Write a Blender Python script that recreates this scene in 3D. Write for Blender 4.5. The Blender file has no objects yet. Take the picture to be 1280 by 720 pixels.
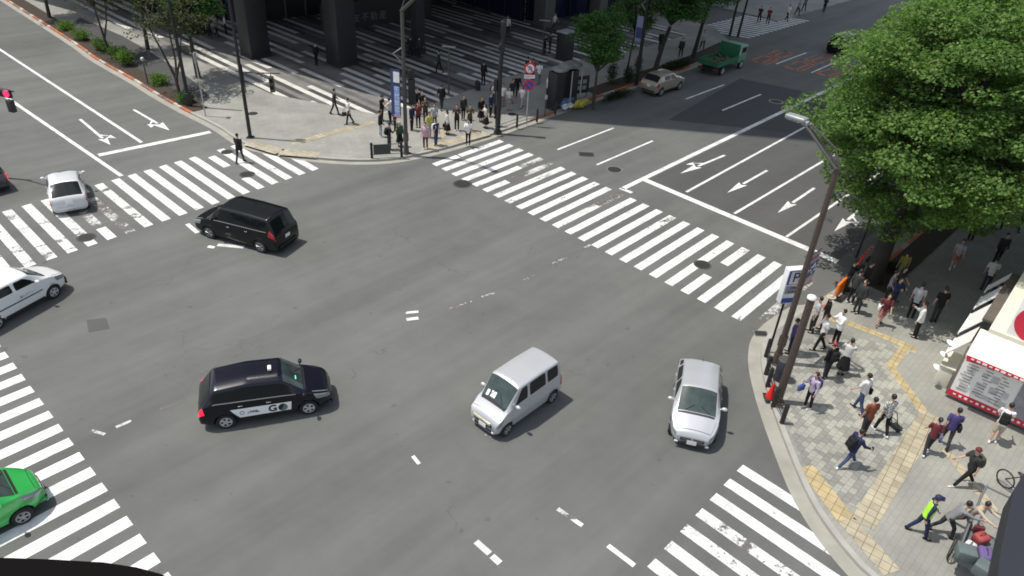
import bpy, bmesh, math, random
from mathutils import Vector, Matrix
random.seed(7)
S = bpy.context.scene
COL = S.collection
R = math.radians
# ------------------------------------------------------------------ camera model (measured from the crossing stripes)
CAMH, FPX, PITCH, ROLL = 18.37, 917.42, 0.5800356, 0.0596326
_cp, _sp, _c, _s = math.cos(PITCH), math.sin(PITCH), math.cos(ROLL), math.sin(ROLL)
_up0 = Vector((0, _sp, _cp)); _r0 = Vector((1, 0, 0))
CR = _c*_r0 + _s*_up0; CU = -_s*_r0 + _c*_up0; CF = Vector((0, _cp, -_sp))
def G(px, py, z=0.0):
    """ground (or height z) point seen at a photo pixel"""
    d = CR*((px-640)/FPX) - CU*((py-360)/FPX) + CF
    t = (z-CAMH)/d.z
    return Vector((d.x*t, d.y*t, z))
PZ = 0.13
U = Vector((math.cos(R(47)), math.sin(R(47)), 0)); V = Vector((-U.y, U.x, 0))   # avenue direction, side street direction

# ------------------------------------------------------------------ materials
def nt(name):
    m = bpy.data.materials.new(name); m.use_nodes = True
    n = m.node_tree.nodes; l = m.node_tree.links
    return m, n, l, n['Principled BSDF']
_M = {}
def M(name, rgb=(.5,.5,.5), rough=.6, metal=0., var=.12, scale=3., coat=0., spec=.5, bump=0., bscale=40.):
    if name in _M: return _M[name]
    m, n, l, b = nt(name)
    b.inputs['Roughness'].default_value = rough; b.inputs['Metallic'].default_value = metal
    b.inputs['Coat Weight'].default_value = coat; b.inputs['Coat Roughness'].default_value = .05
    b.inputs['Specular IOR Level'].default_value = spec
    tc = n.new('ShaderNodeTexCoord')
    nz = n.new('ShaderNodeTexNoise'); nz.inputs['Scale'].default_value = scale; nz.inputs['Detail'].default_value = 4
    l.new(tc.outputs['Object'], nz.inputs['Vector'])
    mx = n.new('ShaderNodeMix'); mx.data_type = 'RGBA'
    mx.inputs['A'].default_value = (*[c*(1-var) for c in rgb], 1); mx.inputs['B'].default_value = (*[min(1,c*(1+var)) for c in rgb], 1)
    l.new(nz.outputs['Fac'], mx.inputs['Factor']); l.new(mx.outputs['Result'], b.inputs['Base Color'])
    if bump:
        n2 = n.new('ShaderNodeTexNoise'); n2.inputs['Scale'].default_value = bscale; l.new(tc.outputs['Object'], n2.inputs['Vector'])
        bp = n.new('ShaderNodeBump'); bp.inputs['Strength'].default_value = bump; bp.inputs['Distance'].default_value = .02
        l.new(n2.outputs['Fac'], bp.inputs['Height']); l.new(bp.outputs['Normal'], b.inputs['Normal'])
    _M[name] = m
    return m
def ramp(n, l, src, stops):
    r = n.new('ShaderNodeValToRGB'); e = r.color_ramp.elements
    while len(e) < len(stops): e.new(.5)
    for k, (p, c) in enumerate(stops): e[k].position = p; e[k].color = (*c, 1) if len(c) == 3 else c
    l.new(src, r.inputs['Fac']); return r
def noise(n, l, vec, scale, detail=4, rough=.5, dist=0.):
    z = n.new('ShaderNodeTexNoise'); z.inputs['Scale'].default_value = scale; z.inputs['Detail'].default_value = detail
    z.inputs['Roughness'].default_value = rough; z.inputs['Distortion'].default_value = dist
    l.new(vec, z.inputs['Vector']); return z
def mixc(n, l, a, b, f, mode='MIX'):
    x = n.new('ShaderNodeMix'); x.data_type = 'RGBA'; x.blend_type = mode
    for k, v in (('A', a), ('B', b), ('Factor', f)):
        if isinstance(v, (tuple, list)): x.inputs[k].default_value = (*v, 1)
        elif isinstance(v, (int, float)): x.inputs[k].default_value = v
        else: l.new(v, x.inputs[k])
    return x.outputs['Result']
def mth(n, l, op, a, b=None, c=None):
    x = n.new('ShaderNodeMath'); x.operation = op
    for k, v in enumerate((a, b, c)):
        if v is None: continue
        if isinstance(v, (int, float)): x.inputs[k].default_value = v
        else: l.new(v, x.inputs[k])
    return x.outputs[0]
def mapped(n, l, rotz=0., scale=(1,1,1), loc=(0,0,0)):
    tc = n.new('ShaderNodeTexCoord'); mp = n.new('ShaderNodeMapping')
    mp.vector_type = 'TEXTURE'; mp.inputs['Rotation'].default_value = (0,0,-rotz); mp.inputs['Scale'].default_value = tuple(1/q for q in scale); mp.inputs['Location'].default_value = loc
    l.new(tc.outputs['Object'], mp.inputs['Vector']); return mp.outputs['Vector']
def asphalt(name, base, contrast=1.):
    m, n, l, b = nt(name)
    v = mapped(n, l)
    along = mapped(n, l, rotz=R(-47), scale=(.03,.38,1))
    big = noise(n, l, v, .09, 3, .55, .4)
    streak = noise(n, l, along, 1., 4, .6)
    mid = noise(n, l, v, .9, 5, .6)
    fine = noise(n, l, v, 55, 3, .7)
    t = mth(n, l, 'MULTIPLY_ADD', big.outputs['Fac'], .8, 0)
    t = mth(n, l, 'MULTIPLY_ADD', streak.outputs['Fac'], 1.1, t)
    t = mth(n, l, 'MULTIPLY_ADD', mid.outputs['Fac'], .35, t)
    t = mth(n, l, 'MULTIPLY_ADD', fine.outputs['Fac'], .35, t)
    t = mth(n, l, 'DIVIDE', t, 2.6)
    lo = [c*(1-.55*contrast) for c in base]; hi = [c*(1+.55*contrast) for c in base]
    r = ramp(n, l, t, [(.30, lo), (.5, base), (.70, hi)])
    # oil drips and cracks
    cr = n.new('ShaderNodeTexVoronoi'); cr.feature = 'DISTANCE_TO_EDGE'; cr.inputs['Scale'].default_value = .16
    wv = noise(n, l, v, .7, 4, .6)
    add = n.new('ShaderNodeVectorMath'); add.operation = 'MULTIPLY_ADD'; l.new(wv.outputs['Color'], add.inputs[0]); add.inputs[1].default_value = (2.2,2.2,0); l.new(v, add.inputs[2])
    l.new(add.outputs[0], cr.inputs['Vector'])
    ck = mth(n, l, 'LESS_THAN', cr.outputs['Distance'], .0035)
    gate = mth(n, l, 'GREATER_THAN', noise(n, l, v, .12, 2).outputs['Fac'], .56)
    ck = mth(n, l, 'MULTIPLY', mth(n, l, 'MULTIPLY', ck, gate), .2)
    spots = noise(n, l, v, 2.1, 2, .4); sp = mth(n, l, 'MULTIPLY', mth(n, l, 'GREATER_THAN', spots.outputs['Fac'], .735), .3)
    c = mixc(n, l, r.outputs['Color'], tuple(x*.3 for x in base), ck)
    c = mixc(n, l, c, tuple(x*.45 for x in base), sp)
    l.new(c, b.inputs['Base Color']); b.inputs['Roughness'].default_value = .82; b.inputs['Specular IOR Level'].default_value = .35
    bp = n.new('ShaderNodeBump'); bp.inputs['Strength'].default_value = .3; bp.inputs['Distance'].default_value = .01
    l.new(fine.outputs['Fac'], bp.inputs['Height']); l.new(bp.outputs['Normal'], b.inputs['Normal'])
    return m
def paint(name, rgb, wear):
    """road paint, worn through to asphalt by an amount"""
    m, n, l, b = nt(name)
    v = mapped(n, l); vs = mapped(n, l, rotz=R(-47), scale=(.5,1.6,1))
    a = noise(n, l, v, 7, 6, .75); c2 = noise(n, l, vs, .8, 3, .6)
    t = mth(n, l, 'MULTIPLY_ADD', c2.outputs['Fac'], .9, mth(n, l, 'MULTIPLY', a.outputs['Fac'], .8))
    k = ramp(n, l, t, [(max(0,wear-.04), (1,1,1)), (min(1,wear+.04), (0,0,0))])
    dirt = noise(n, l, v, 1.4, 5, .65)
    col = mixc(n, l, tuple(x*.62 for x in rgb), rgb, ramp(n, l, dirt.outputs['Fac'], [(.34,(0,0,0)),(.66,(1,1,1))]).outputs['Color'])
    l.new(mixc(n, l, col, (.115,.105,.098), k.outputs['Color']), b.inputs['Base Color'])
    b.inputs['Roughness'].default_value = .7
    return m
def foliage(name, dark, light, trans=.35):
    m, n, l, b = nt(name)
    g = n.new('ShaderNodeNewGeometry')
    col = ramp(n, l, g.outputs['Random Per Island'], [(0., dark), (.6, tuple((a+c)/2 for a, c in zip(dark, light))), (1., light)])
    l.new(col.outputs['Color'], b.inputs['Base Color']); b.inputs['Roughness'].default_value = .65; b.inputs['Specular IOR Level'].default_value = .15
    t = n.new('ShaderNodeBsdfTranslucent'); mx = n.new('ShaderNodeMixShader'); mx.inputs[0].default_value = trans
    lt = mixc(n, l, col.outputs['Color'], (1.0,1.25,.5), 1., 'MULTIPLY'); l.new(lt, t.inputs['Color'])
    l.new(b.outputs[0], mx.inputs[1]); l.new(t.outputs[0], mx.inputs[2]); l.new(mx.outputs[0], n['Material Output'].inputs['Surface'])
    return m
def glow(name, rgb, strength):
    m, n, l, b = nt(name)
    b.inputs['Base Color'].default_value = (*rgb, 1); b.inputs['Emission Color'].default_value = (*rgb, 1); b.inputs['Emission Strength'].default_value = strength
    return m

# ------------------------------------------------------------------ mesh building
class MB:
    def __init__(s): s.v = []; s.f = []; s.m = []; s.sm = []
    def add(s, vs, fs, m=0, smooth=False, mx=None):
        o = len(s.v)
        s.v += [tuple(mx @ Vector(p)) if mx is not None else tuple(p) for p in vs]
        for f in fs: s.f.append(tuple(i+o for i in f)); s.m.append(m); s.sm.append(smooth)
        return s
    def box(s, c, d, rz=0., m=0, mx=None, bev=0.):
        x, y, z = d[0]/2, d[1]/2, d[2]/2
        A = Matrix.Translation(Vector(c)) @ Matrix.Rotation(rz, 4, 'Z')
        if mx is not None: A = mx @ A
        b = min(bev, x*.8, y*.8, z*.8)
        if b <= 0:
            vs = [(i*x, j*y, k*z) for k in (-1,1) for j in (-1,1) for i in (-1,1)]
            return s.add(vs, [(0,2,3,1),(4,5,7,6),(0,1,5,4),(2,6,7,3),(0,4,6,2),(1,3,7,5)], m, False, A)
        bm = bmesh.new(); bmesh.ops.create_cube(bm, size=1.)
        for q in bm.verts: q.co = (q.co.x*2*x, q.co.y*2*y, q.co.z*2*z)
        bmesh.ops.bevel(bm, geom=bm.edges[:], offset=b, segments=2, affect='EDGES', profile=.6)
        bm.verts.index_update()
        s.add([q.co[:] for q in bm.verts], [[q.index for q in f.verts] for f in bm.faces], m, True, A); bm.free(); return s
    def tube(s, pts, rs, n=8, m=0, cap=True, smooth=True, flat=1.):
        pts = [Vector(p) for p in pts]
        if not isinstance(rs, (list, tuple)): rs = [rs]*len(pts)
        vs, fs = [], []
        prev = None
        for k, p in enumerate(pts):
            t = (pts[min(k+1,len(pts)-1)]-pts[max(k-1,0)])
            t = t.normalized() if t.length > 1e-9 else Vector((0,0,1))
            if prev is None:
                a = t.orthogonal().normalized() if abs(t.z) < .95 else Vector((1,0,0)) - t*t.x
                a.normalize()
            else:
                a = prev - t*prev.dot(t); a = a.normalized() if a.length > 1e-6 else t.orthogonal().normalized()
            prev = a; b = t.cross(a)
            for i in range(n):
                q = 2*math.pi*i/n
                vs.append(p + a*math.cos(q)*rs[k] + b*math.sin(q)*rs[k]*flat)
        for k in range(len(pts)-1):
            for i in range(n):
                j = (i+1) % n; fs.append((k*n+i, k*n+j, (k+1)*n+j, (k+1)*n+i))
        s.add(vs, fs, m, smooth)
        if cap:
            s.add([vs[i] for i in range(n)], [tuple(range(n))[::-1]], m); s.add([vs[-n+i] for i in range(n)], [tuple(range(n))], m)
        return s
    def prism(s, poly, z0, z1, m=0, mx=None):
        n = len(poly)
        a = sum(poly[i][0]*poly[(i+1)%n][1]-poly[(i+1)%n][0]*poly[i][1] for i in range(n))
        if a < 0: poly = poly[::-1]
        vs = [(p[0],p[1],z0) for p in poly]+[(p[0],p[1],z1) for p in poly]
        fs = [tuple(range(n))[::-1], tuple(range(n,2*n))]+[(i,(i+1)%n,n+(i+1)%n,n+i) for i in range(n)]
        return s.add(vs, fs, m, False, mx)
    def sheet(s, poly, z, m=0):
        n = len(poly)
        a = sum(poly[i][0]*poly[(i+1)%n][1]-poly[(i+1)%n][0]*poly[i][1] for i in range(n))
        if a < 0: poly = list(poly)[::-1]
        return s.add([(p[0],p[1],z) for p in poly], [tuple(range(n))], m)
    def ell(s, c, r, m=0, nu=12, nv=8, mx=None, cut=None):
        vs, fs = [], []
        for j in range(nv+1):
            t = math.pi*j/nv
            for i in range(nu):
                p = 2*math.pi*i/nu
                vs.append((c[0]+r[0]*math.sin(t)*math.cos(p), c[1]+r[1]*math.sin(t)*math.sin(p), c[2]+r[2]*math.cos(t)))
        for j in range(nv):
            for i in range(nu):
                k = (i+1) % nu; f = (j*nu+i, (j+1)*nu+i, (j+1)*nu+k, j*nu+k)
                if cut and any(cut(Vector(vs[q])-Vector(c)) for q in f): continue
                fs.append(f)
        return s.add(vs, fs, m, True, mx)
    def disc(s, c, r, z, n=24, m=0, ry=None, rz=0.):
        ry = ry or r
        p = [(c[0]+r*math.cos(2*math.pi*i/n)*math.cos(rz)-ry*math.sin(2*math.pi*i/n)*math.sin(rz), c[1]+r*math.cos(2*math.pi*i/n)*math.sin(rz)+ry*math.sin(2*math.pi*i/n)*math.cos(rz)) for i in range(n)]
        return s.sheet(p, z, m)
    def mesh(s, name, mats, clean=False):
        me = bpy.data.meshes.new(name); me.from_pydata(s.v, [], s.f)
        for x in (mats if isinstance(mats, (list, tuple)) else [mats]): me.materials.append(x)
        me.polygons.foreach_set('material_index', s.m); me.polygons.foreach_set('use_smooth', s.sm)
        if clean:
            bm = bmesh.new(); bm.from_mesh(me); bmesh.ops.remove_doubles(bm, verts=bm.verts, dist=1e-5)
            bmesh.ops.recalc_face_normals(bm, faces=bm.faces); bm.to_mesh(me); bm.free()
        me.update(); return me
    def build(s, name, mats, parent=None, clean=False):
        return link(name, s.mesh(name, mats, clean), parent)
def link(name, me, parent=None):
    o = bpy.data.objects.new(name, me); COL.objects.link(o)
    if parent is not None: o.parent = parent
    return o
def tag(o, label=None, cat=None, group=None, kind=None):
    for k, v in (('label',label),('category',cat),('group',group),('kind',kind)):
        if v: o[k] = v
    return o
def thing(name, label, cat, loc=(0,0,0), rz=0., group=None):
    o = bpy.data.objects.new(name, None); o.empty_display_size = .3; COL.objects.link(o); o.location = loc; o.rotation_euler = (0,0,rz)
    return tag(o, label, cat, group)
def struct(name, mb, mats, label):
    return tag(mb.build(name, mats), label, None, None, 'structure')
def copy_tree(o, parent=None):
    c = o.copy(); COL.objects.link(c)
    if parent is not None: c.parent = parent
    for ch in list(o.children): copy_tree(ch, c)
    return c
def text(txt, size, mat, mtx, parent, name='lettering', ext=.002, align='CENTER', bold=0.):
    cu = bpy.data.curves.new('t', 'FONT'); cu.body = txt; cu.size = size; cu.extrude = ext; cu.align_x = align; cu.align_y = 'CENTER'; cu.resolution_u = 3; cu.offset = bold
    ob = bpy.data.objects.new('t', cu); COL.objects.link(ob)
    dg = bpy.context.evaluated_depsgraph_get(); me = bpy.data.meshes.new_from_object(ob.evaluated_get(dg)); bpy.data.objects.remove(ob); bpy.data.curves.remove(cu)
    me.transform(mtx); me.materials.clear(); me.materials.append(mat)
    return link(name, me, parent)
def frame(o, x, y):
    """matrix with local x, y axes (normal = x cross y) at o"""
    x = Vector(x).normalized(); y = Vector(y); y = (y - x*y.dot(x)).normalized(); z = x.cross(y)
    return Matrix(((x.x,y.x,z.x,o[0]),(x.y,y.y,z.y,o[1]),(x.z,y.z,z.z,o[2]),(0,0,0,1)))
def modmesh(me, mods):
    ob = bpy.data.objects.new('tmp', me); COL.objects.link(ob)
    for typ, kw in mods:
        md = ob.modifiers.new(typ, typ)
        for k, v in kw.items(): setattr(md, k, v)
    dg = bpy.context.evaluated_depsgraph_get(); out = bpy.data.meshes.new_from_object(ob.evaluated_get(dg))
    bpy.data.objects.remove(ob)
    return out
def smooth_line(pts, step=.5):
    P = [Vector((p[0],p[1])) for p in pts]; out = []
    for i in range(len(P)-1):
        a, b, c, d = P[max(i-1,0)], P[i], P[i+1], P[min(i+2,len(P)-1)]
        n = max(1, int((c-b).length/step))
        for k in range(n):
            t = k/n
            out.append(.5*((2*b)+(c-a)*t+(2*a-5*b+4*c-d)*t*t+(3*b-a-3*c+d)*t**3))
    out.append(P[-1]); return out
def offset_line(L, d):
    out = []
    for i, p in enumerate(L):
        t = (L[min(i+1,len(L)-1)]-L[max(i-1,0)]).normalized(); out.append(p+Vector((-t.y,t.x))*d)
    return out
def strip(mb, A, B, z, m=0, wall=None):
    for i in range(len(A)-1):
        q = [(A[i].x,A[i].y,z),(A[i+1].x,A[i+1].y,z),(B[i+1].x,B[i+1].y,z),(B[i].x,B[i].y,z)]
        n = (Vector(q[1])-Vector(q[0])).cross(Vector(q[2])-Vector(q[0]))
        mb.add(q if n.z > 0 else q[::-1], [(0,1,2,3)], m)
        if wall is not None:
            for X in (A, B):
                mb.add([(X[i].x,X[i].y,wall),(X[i+1].x,X[i+1].y,wall),(X[i+1].x,X[i+1].y,z),(X[i].x,X[i].y,z)], [(0,1,2,3)], m)
def tri_sheet(poly, z):
    from mathutils.geometry import tessellate_polygon
    P = [Vector((p[0],p[1],0)) for p in poly]; m = MB()
    T = tessellate_polygon([P]); m.add([(p.x,p.y,z) for p in P], [t if ((P[t[1]]-P[t[0]]).cross(P[t[2]]-P[t[0]])).z > 0 else t[::-1] for t in T], 0); return m
def line_quad(mb, a, b, w, z=.004, m=0):
    a = Vector((a[0],a[1])); b = Vector((b[0],b[1])); t = (b-a).normalized(); nn = Vector((-t.y,t.x))*w/2
    mb.sheet([a-nn, b-nn, b+nn, a+nn], z, m)
# ================================================================== SETTING
W2 = lambda v: Vector((v[0], v[1]))
asph = asphalt('asphalt', (.118,.120,.113), .8)
asph_new = asphalt('asphalt_fresh', (.062,.063,.064), .4)
asph_mid = asphalt('asphalt_mid', (.080,.080,.079), .5)
pw = [paint('road_paint', (.80,.80,.78), .67), paint('road_paint_worn', (.76,.76,.73), .76), paint('road_paint_faded', (.62,.62,.59), .90), paint('road_paint_bright', (.82,.82,.80), .50)]
orange_paint = paint('orange_road_paint', (.55,.16,.05), .78)
concrete = M('concrete_gutter', (.30,.29,.25), .85, var=.3, scale=1.3, bump=.2)
kerbstone = M('kerb_stone', (.33,.32,.29), .8, var=.25, scale=2.)

mb = MB(); mb.sheet([(-500,-120),(500,-120),(500,700),(-500,700)], 0)
struct('ground', mb, asph, 'grey asphalt of the road and crossing')

# fresher asphalt under the oncoming lanes of the avenue and the dark repair beyond it
mb = MB()
p0 = G(778,236); pA = G(1060,100)
mb.sheet([W2(G(806,226.5)), W2(G(1048,325)), W2(G(1048,325))+W2(U)*42, W2(G(1060,99.))+W2(U)*14], .0015)
struct('road_surface', mb, asph_mid, 'darker asphalt of the oncoming avenue lanes')
mb = MB()
mb.sheet([W2(G(835,150)), W2(G(925,98)), W2(G(1052,124)), W2(G(1085,190)), W2(G(985,166))], .003)
struct('road_patch', mb, asph_new, 'freshly laid black asphalt patch across the avenue')
mb = MB()
for (a, b, c, d) in (((108,400),(133,397),(137,411),(111,416)),):
    mb.sheet([W2(G(*a)), W2(G(*b)), W2(G(*c)), W2(G(*d))], .0015)
struct('road_patch', mb, asph_mid, 'small rectangular repair patches in the crossing asphalt')

# ---- zebra crossings (origin, step, far end) in metres
def zebra(o, st, off, idx, wear, half, special=None, k0=0):
    m = MB(); o = Vector(o); st = Vector(st); off = Vector(off)
    for i in idx:
        q = o+st*i; h = st*half
        a = [q, q+h, q+off, q+off-h]
        if special and i in special:
            for (t0, t1, w) in special[i]:
                d = off-h
                m.sheet([q+d*t0, q+h+d*t0, q+h+d*t1, q+d*t1], .004+.0001*k0, w)
        else: m.sheet(a, .004+.0001*k0, wear(i))
    return m
r1 = random.Random(3)
m = zebra((-5.318,41.2534), (.656,-.6282), (4.2325,4.1629), range(25), lambda i: {0:1,4:1,5:2,6:1,11:2,24:2}.get(i, 0), .5,
          {0:[(0,.34,0),(.36,1,1)], 4:[(0,.30,0),(.30,.62,1),(.62,.66,0),(.66,1,2)], 5:[(0,.32,0),(.33,1,2)], 11:[(0,.33,0),(.33,.62,1),(.62,1,2)], 20:[(0,.36,0),(.62,1,0)]})
struct('crosswalk', m, pw, 'white zebra stripes across the avenue')
m = zebra((-21.5503,27.6627), (.5757,.701), (-4.9395,3.8615), range(-3,18), lambda i: {-1:1,0:1,1:1,2:1,3:1,4:2,5:2,6:1}.get(i, 0), -.5,
          {4:[(0,.22,0),(.22,1,2)], 5:[(0,.78,2),(.9,1,0)], 13:[(0,.28,0),(.6,.9,0)], 17:[(0,.55,1)], 16:[(0,.7,0)]})
struct('crosswalk', m, pw, 'white zebra stripes across the side street with worn bars')
uu = Vector((math.cos(R(48.3)), math.sin(R(48.3))))
m = MB()
for i in range(-1, 17):
    q = Vector((-18.8625+.6713*i, 21.1937-.5984*i)); a = q+Vector((-.3419,.3029)); m.sheet([a, q, q-uu*6.2, a-uu*6.2], .004, 3)
struct('crosswalk', m, pw, 'fresh white zebra stripes beside the green car')
ww = Vector((math.cos(R(-43.4)), math.sin(R(-43.4))))
m = MB()
for i in range(0, 13):
    q = Vector((7.9501-.5865*i, 17.6087-.6639*i)); a = q+Vector((.281,.3015)); L = 2.75 if i == 0 else 5.9
    m.sheet([a, q, q+ww*L, a+ww*L], .004, 0 if i < 3 else 1)
struct('crosswalk', m, pw, 'white zebra stripes in front of the corner pavement')
m = MB(); q0 = Vector((22.44,76.53)); vv = Vector((math.cos(R(152)), math.sin(R(152))))
for i in range(15):
    q = q0+Vector((.62,.655))*1.0*i; m.sheet([q, q+Vector((.31,.33)), q+Vector((.31,.33))+vv*6, q+vv*6], .004, 0)
struct('crosswalk', m, pw, 'far zebra stripes across the mouth of the back street')

# ---- lane markings
def arrow(m, tip, tail, w=.17, head=.56, hl=1.9, turn=0, z=.004):
    tip = W2(tip); tail = W2(tail); t = (tip-tail).normalized(); nn = Vector((-t.y,t.x))
    e = tip-t*hl
    m.sheet([tail-nn*w/2, e-nn*w/2, e+nn*w/2, tail+nn*w/2], z, 0)
    m.sheet([tip, e+nn*head/2, e+t*.25, e-nn*head/2], z, 0)
    if turn:
        b = e-t*.9; c = b+nn*turn*.42+t*.9
        m.sheet([b-nn*turn*.05, b+t*.35, c+nn*turn*.1, c-t*.25-nn*turn*.02], z+.0004, 0)
        m.sheet([c+nn*turn*.22+t*.45, c+t*.1-nn*turn*.2, c-t*.25+nn*turn*.14], z+.0008, 0)
m = MB()
for (a, b, w) in (((778,236),(1060,100),.32), ((858,240),(1055,132),.17), ((918,267),(1016,209),.16), ((983,296),(1024,268),.15)):
    A, B = G(*a), G(*b); line_quad(m, A, B+(B-A).normalized()*30, w)
A, B = G(803,223.5), G(1047,327); line_quad(m, A, B, .45, .0045)
for (a, b) in (((697,187),(767,160)), ((746,206),(816,176)), ((857,124),(905,106)), ((903,138),(951,118)), ((970,80),(1008,66)), ((1014,91),(1048,76))):
    line_quad(m, G(*a), G(*b), .15, .0045)
arrow(m, G(850,217), G(906,194), turn=-1); arrow(m, G(909,241), G(959,213)); arrow(m, G(972,266), G(1018,235)); arrow(m, G(1043,289), G(1075,262), turn=1)
struct('lane_marking', m, pw, 'white lane lines, stop line and arrows on the avenue')
m = MB()
line_quad(m, G(0,62), G(177,178), .2); line_quad(m, G(0,62), G(0,62)+(G(0,62)-G(177,178)).normalized()*40, .2)
A, B = G(-60,75), G(152,220); line_quad(m, A, B, .22)
line_quad(m, G(123,194), G(263,165), .42, .0045)
arrow(m, G(138,181), G(100,149), turn=1, hl=1.3, head=.55); arrow(m, G(212,163), G(167,137), hl=1.6, head=.7, turn=-1)
struct('lane_marking', m, pw, 'white lane lines, stop line and arrows on the side street')
m = MB()
for (a, b, w, k) in (((507,391),(523,389.5),.16,1), ((508,399.5),(523,397.5),.2,1), ((562,386),(590,377),.12,2), ((602,371),(618,366),.12,2), ((655,350),(672,343),.13,2), ((690,330),(708,322),.14,1), ((722,314),(738,306),.13,2),
    ((200,512),(232,500),.13,2), ((145,534),(164,526),.13,2), ((114,538),(131,543),.12,2), ((595,677),(612,692),.2,0), ((615,695),(625,704),.2,0), ((760,682),(793,707),.17,0), ((697,636),(728,657),.15,1), ((516,570),(524,580),.13,1),
    ((234,280),(247,291),.22,0), ((260,308),(268,309.5),.2,1), ((272,306),(305,309),.24,1), ((606,540),(614,552),.2,2), ((775,235),(790,241),.25,0)):
    line_quad(m, G(*a), G(*b), w, .004, k)
struct('lane_marking', m, pw, 'worn white guide dashes through the middle of the crossing')
m = MB()
rr = random.Random(5)
for (a, b) in (((948,78),(984,64)), ((990,86),(1033,70)), ((1030,94),(1074,82))):
    A, B = W2(G(*a)), W2(G(*b)); t = (B-A); Ln = t.length; t.normalize(); nn = Vector((-t.y,t.x))
    for (p, q, w) in (((0,-.8),(.42,-.8),.2), ((0,-.3),(.42,-.3),.2), ((0,.75),(.42,.75),.2), ((.0,-.8),(.0,.8),.35), ((.42,-.8),(.42,.8),.35), ((.55,-.75),(1,-.75),.2), ((.55,.1),(1,.1),.22), ((.55,.75),(.95,.75),.2), ((.55,-.75),(.55,.75),.35), ((.97,-.75),(.97,.3),.3)):
        line_quad(m, A+t*Ln*p[0]+nn*p[1], A+t*Ln*q[0]+nn*q[1], w, .0045)
struct('lane_marking', m, orange_paint, 'worn orange lettering blocks on the far avenue lanes')

# ---- pavements, kerbs, gutters
def paving(name, kind):
    m, n, l, b = nt(name)
    v = mapped(n, l, rotz=R(-47)); br = n.new('ShaderNodeTexBrick'); br.inputs['Scale'].default_value = 1.; br.offset = .5
    bw, bh = {'block': (.21,.21), 'slab': (.4,.2), 'plain': (.4,.4)}[kind]
    br.inputs['Brick Width'].default_value = bw; br.inputs['Row Height'].default_value = bh; br.inputs['Mortar Size'].default_value = .007; br.inputs['Bias'].default_value = 0
    l.new(v, br.inputs['Vector'])
    big = noise(n, l, v, .35, 5, .6)
    if kind == 'block':
        br.inputs['Color1'].default_value = (.365,.36,.31,1); br.inputs['Color2'].default_value = (.325,.32,.28,1); br.inputs['Mortar'].default_value = (.17,.168,.15,1)
        # zigzag bands of dark blocks
        sx = n.new('ShaderNodeSeparateXYZ'); l.new(v, sx.inputs[0])
        qx = mth(n, l, 'FLOOR', mth(n, l, 'DIVIDE', sx.outputs['X'], .21)); qy = mth(n, l, 'FLOOR', mth(n, l, 'DIVIDE', sx.outputs['Y'], .21))
        tri = mth(n, l, 'ABSOLUTE', mth(n, l, 'SUBTRACT', mth(n, l, 'FLOORED_MODULO', qx, 8.), 4.))
        z = mth(n, l, 'FLOORED_MODULO', mth(n, l, 'ADD', qy, tri), 5.)
        cmb = n.new('ShaderNodeCombineXYZ'); l.new(qx, cmb.inputs['X']); l.new(qy, cmb.inputs['Y'])
        wn = n.new('ShaderNodeTexWhiteNoise'); wn.noise_dimensions = '2D'; l.new(cmb.outputs[0], wn.inputs['Vector'])
        band = mth(n, l, 'LESS_THAN', mth(n, l, 'ADD', z, mth(n, l, 'MULTIPLY', wn.outputs['Value'], .9)), 2.3)
        c = mixc(n, l, br.outputs['Color'], (.70,.70,.72), mth(n, l, 'MULTIPLY', band, .95), 'MULTIPLY')
    elif kind == 'slab':
        br.inputs['Color1'].default_value = (.285,.28,.25,1); br.inputs['Color2'].default_value = (.262,.258,.232,1); br.inputs['Mortar'].default_value = (.205,.20,.18,1); c = br.outputs['Color']
    else:
        br.inputs['Color1'].default_value = (.285,.283,.255,1); br.inputs['Color2'].default_value = (.26,.258,.235,1); br.inputs['Mortar'].default_value = (.19,.188,.175,1); c = br.outputs['Color']
    dk = ramp(n, l, big.outputs['Fac'], [(.3,(.74,.74,.74)),(.65,(1.08,1.08,1.06))])
    c = mixc(n, l, c, dk.outputs['Color'], 1., 'MULTIPLY')
    sp = noise(n, l, v, 5, 4, .7); c = mixc(n, l, c, (.10,.10,.09), ramp(n, l, sp.outputs['Fac'], [(.66,(0,0,0)),(.78,(.5,.5,.5))]).outputs['Color'])
    l.new(c, b.inputs['Base Color']); b.inputs['Roughness'].default_value = .8
    return m
pv_block, pv_slab, pv_plain = paving('paving_zigzag', 'block'), paving('paving_slab', 'slab'), paving('paving_plain', 'plain')
def pavement(name, line, far, mats, label, gut, kerb=.18):
    L = smooth_line(line, .45)
    g1 = offset_line(L, gut); k1 = offset_line(L, gut+kerb)
    m = MB(); strip(m, L, g1, .0075); struct('gutter', m, concrete, 'pale concrete gutter of the '+label)
    m = MB(); strip(m, g1, k1, PZ+.012, wall=0.); struct('kerb', m, kerbstone, 'stone kerb of the '+label)
    m = tri_sheet(list(k1)+[Vector(p) for p in far], PZ); struct(name, m, mats, 'paving of the '+label)
    return L, g1, k1
# corner under the office building: walk its kerb from the side street to the avenue (land on the left)
top_line = [G(55,36)+(G(55,36)-G(160,103)).normalized()*60]+[G(*p) for p in [(55,36),(110,74),(160,103),(187,120),(222,140),(265,162),(287,177),(310,187.5),(355,197),(400,203.5),(450,206),(500,203),(560,190),(600,178),(640,165),(700,143),(800,108),(880,81),(925,60)]]
nL, nG, nK = pavement('pavement', top_line, [(19.5,80),(10,92),(-30,140),(-120,160)], pv_plain, 'office corner', .42)
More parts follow.
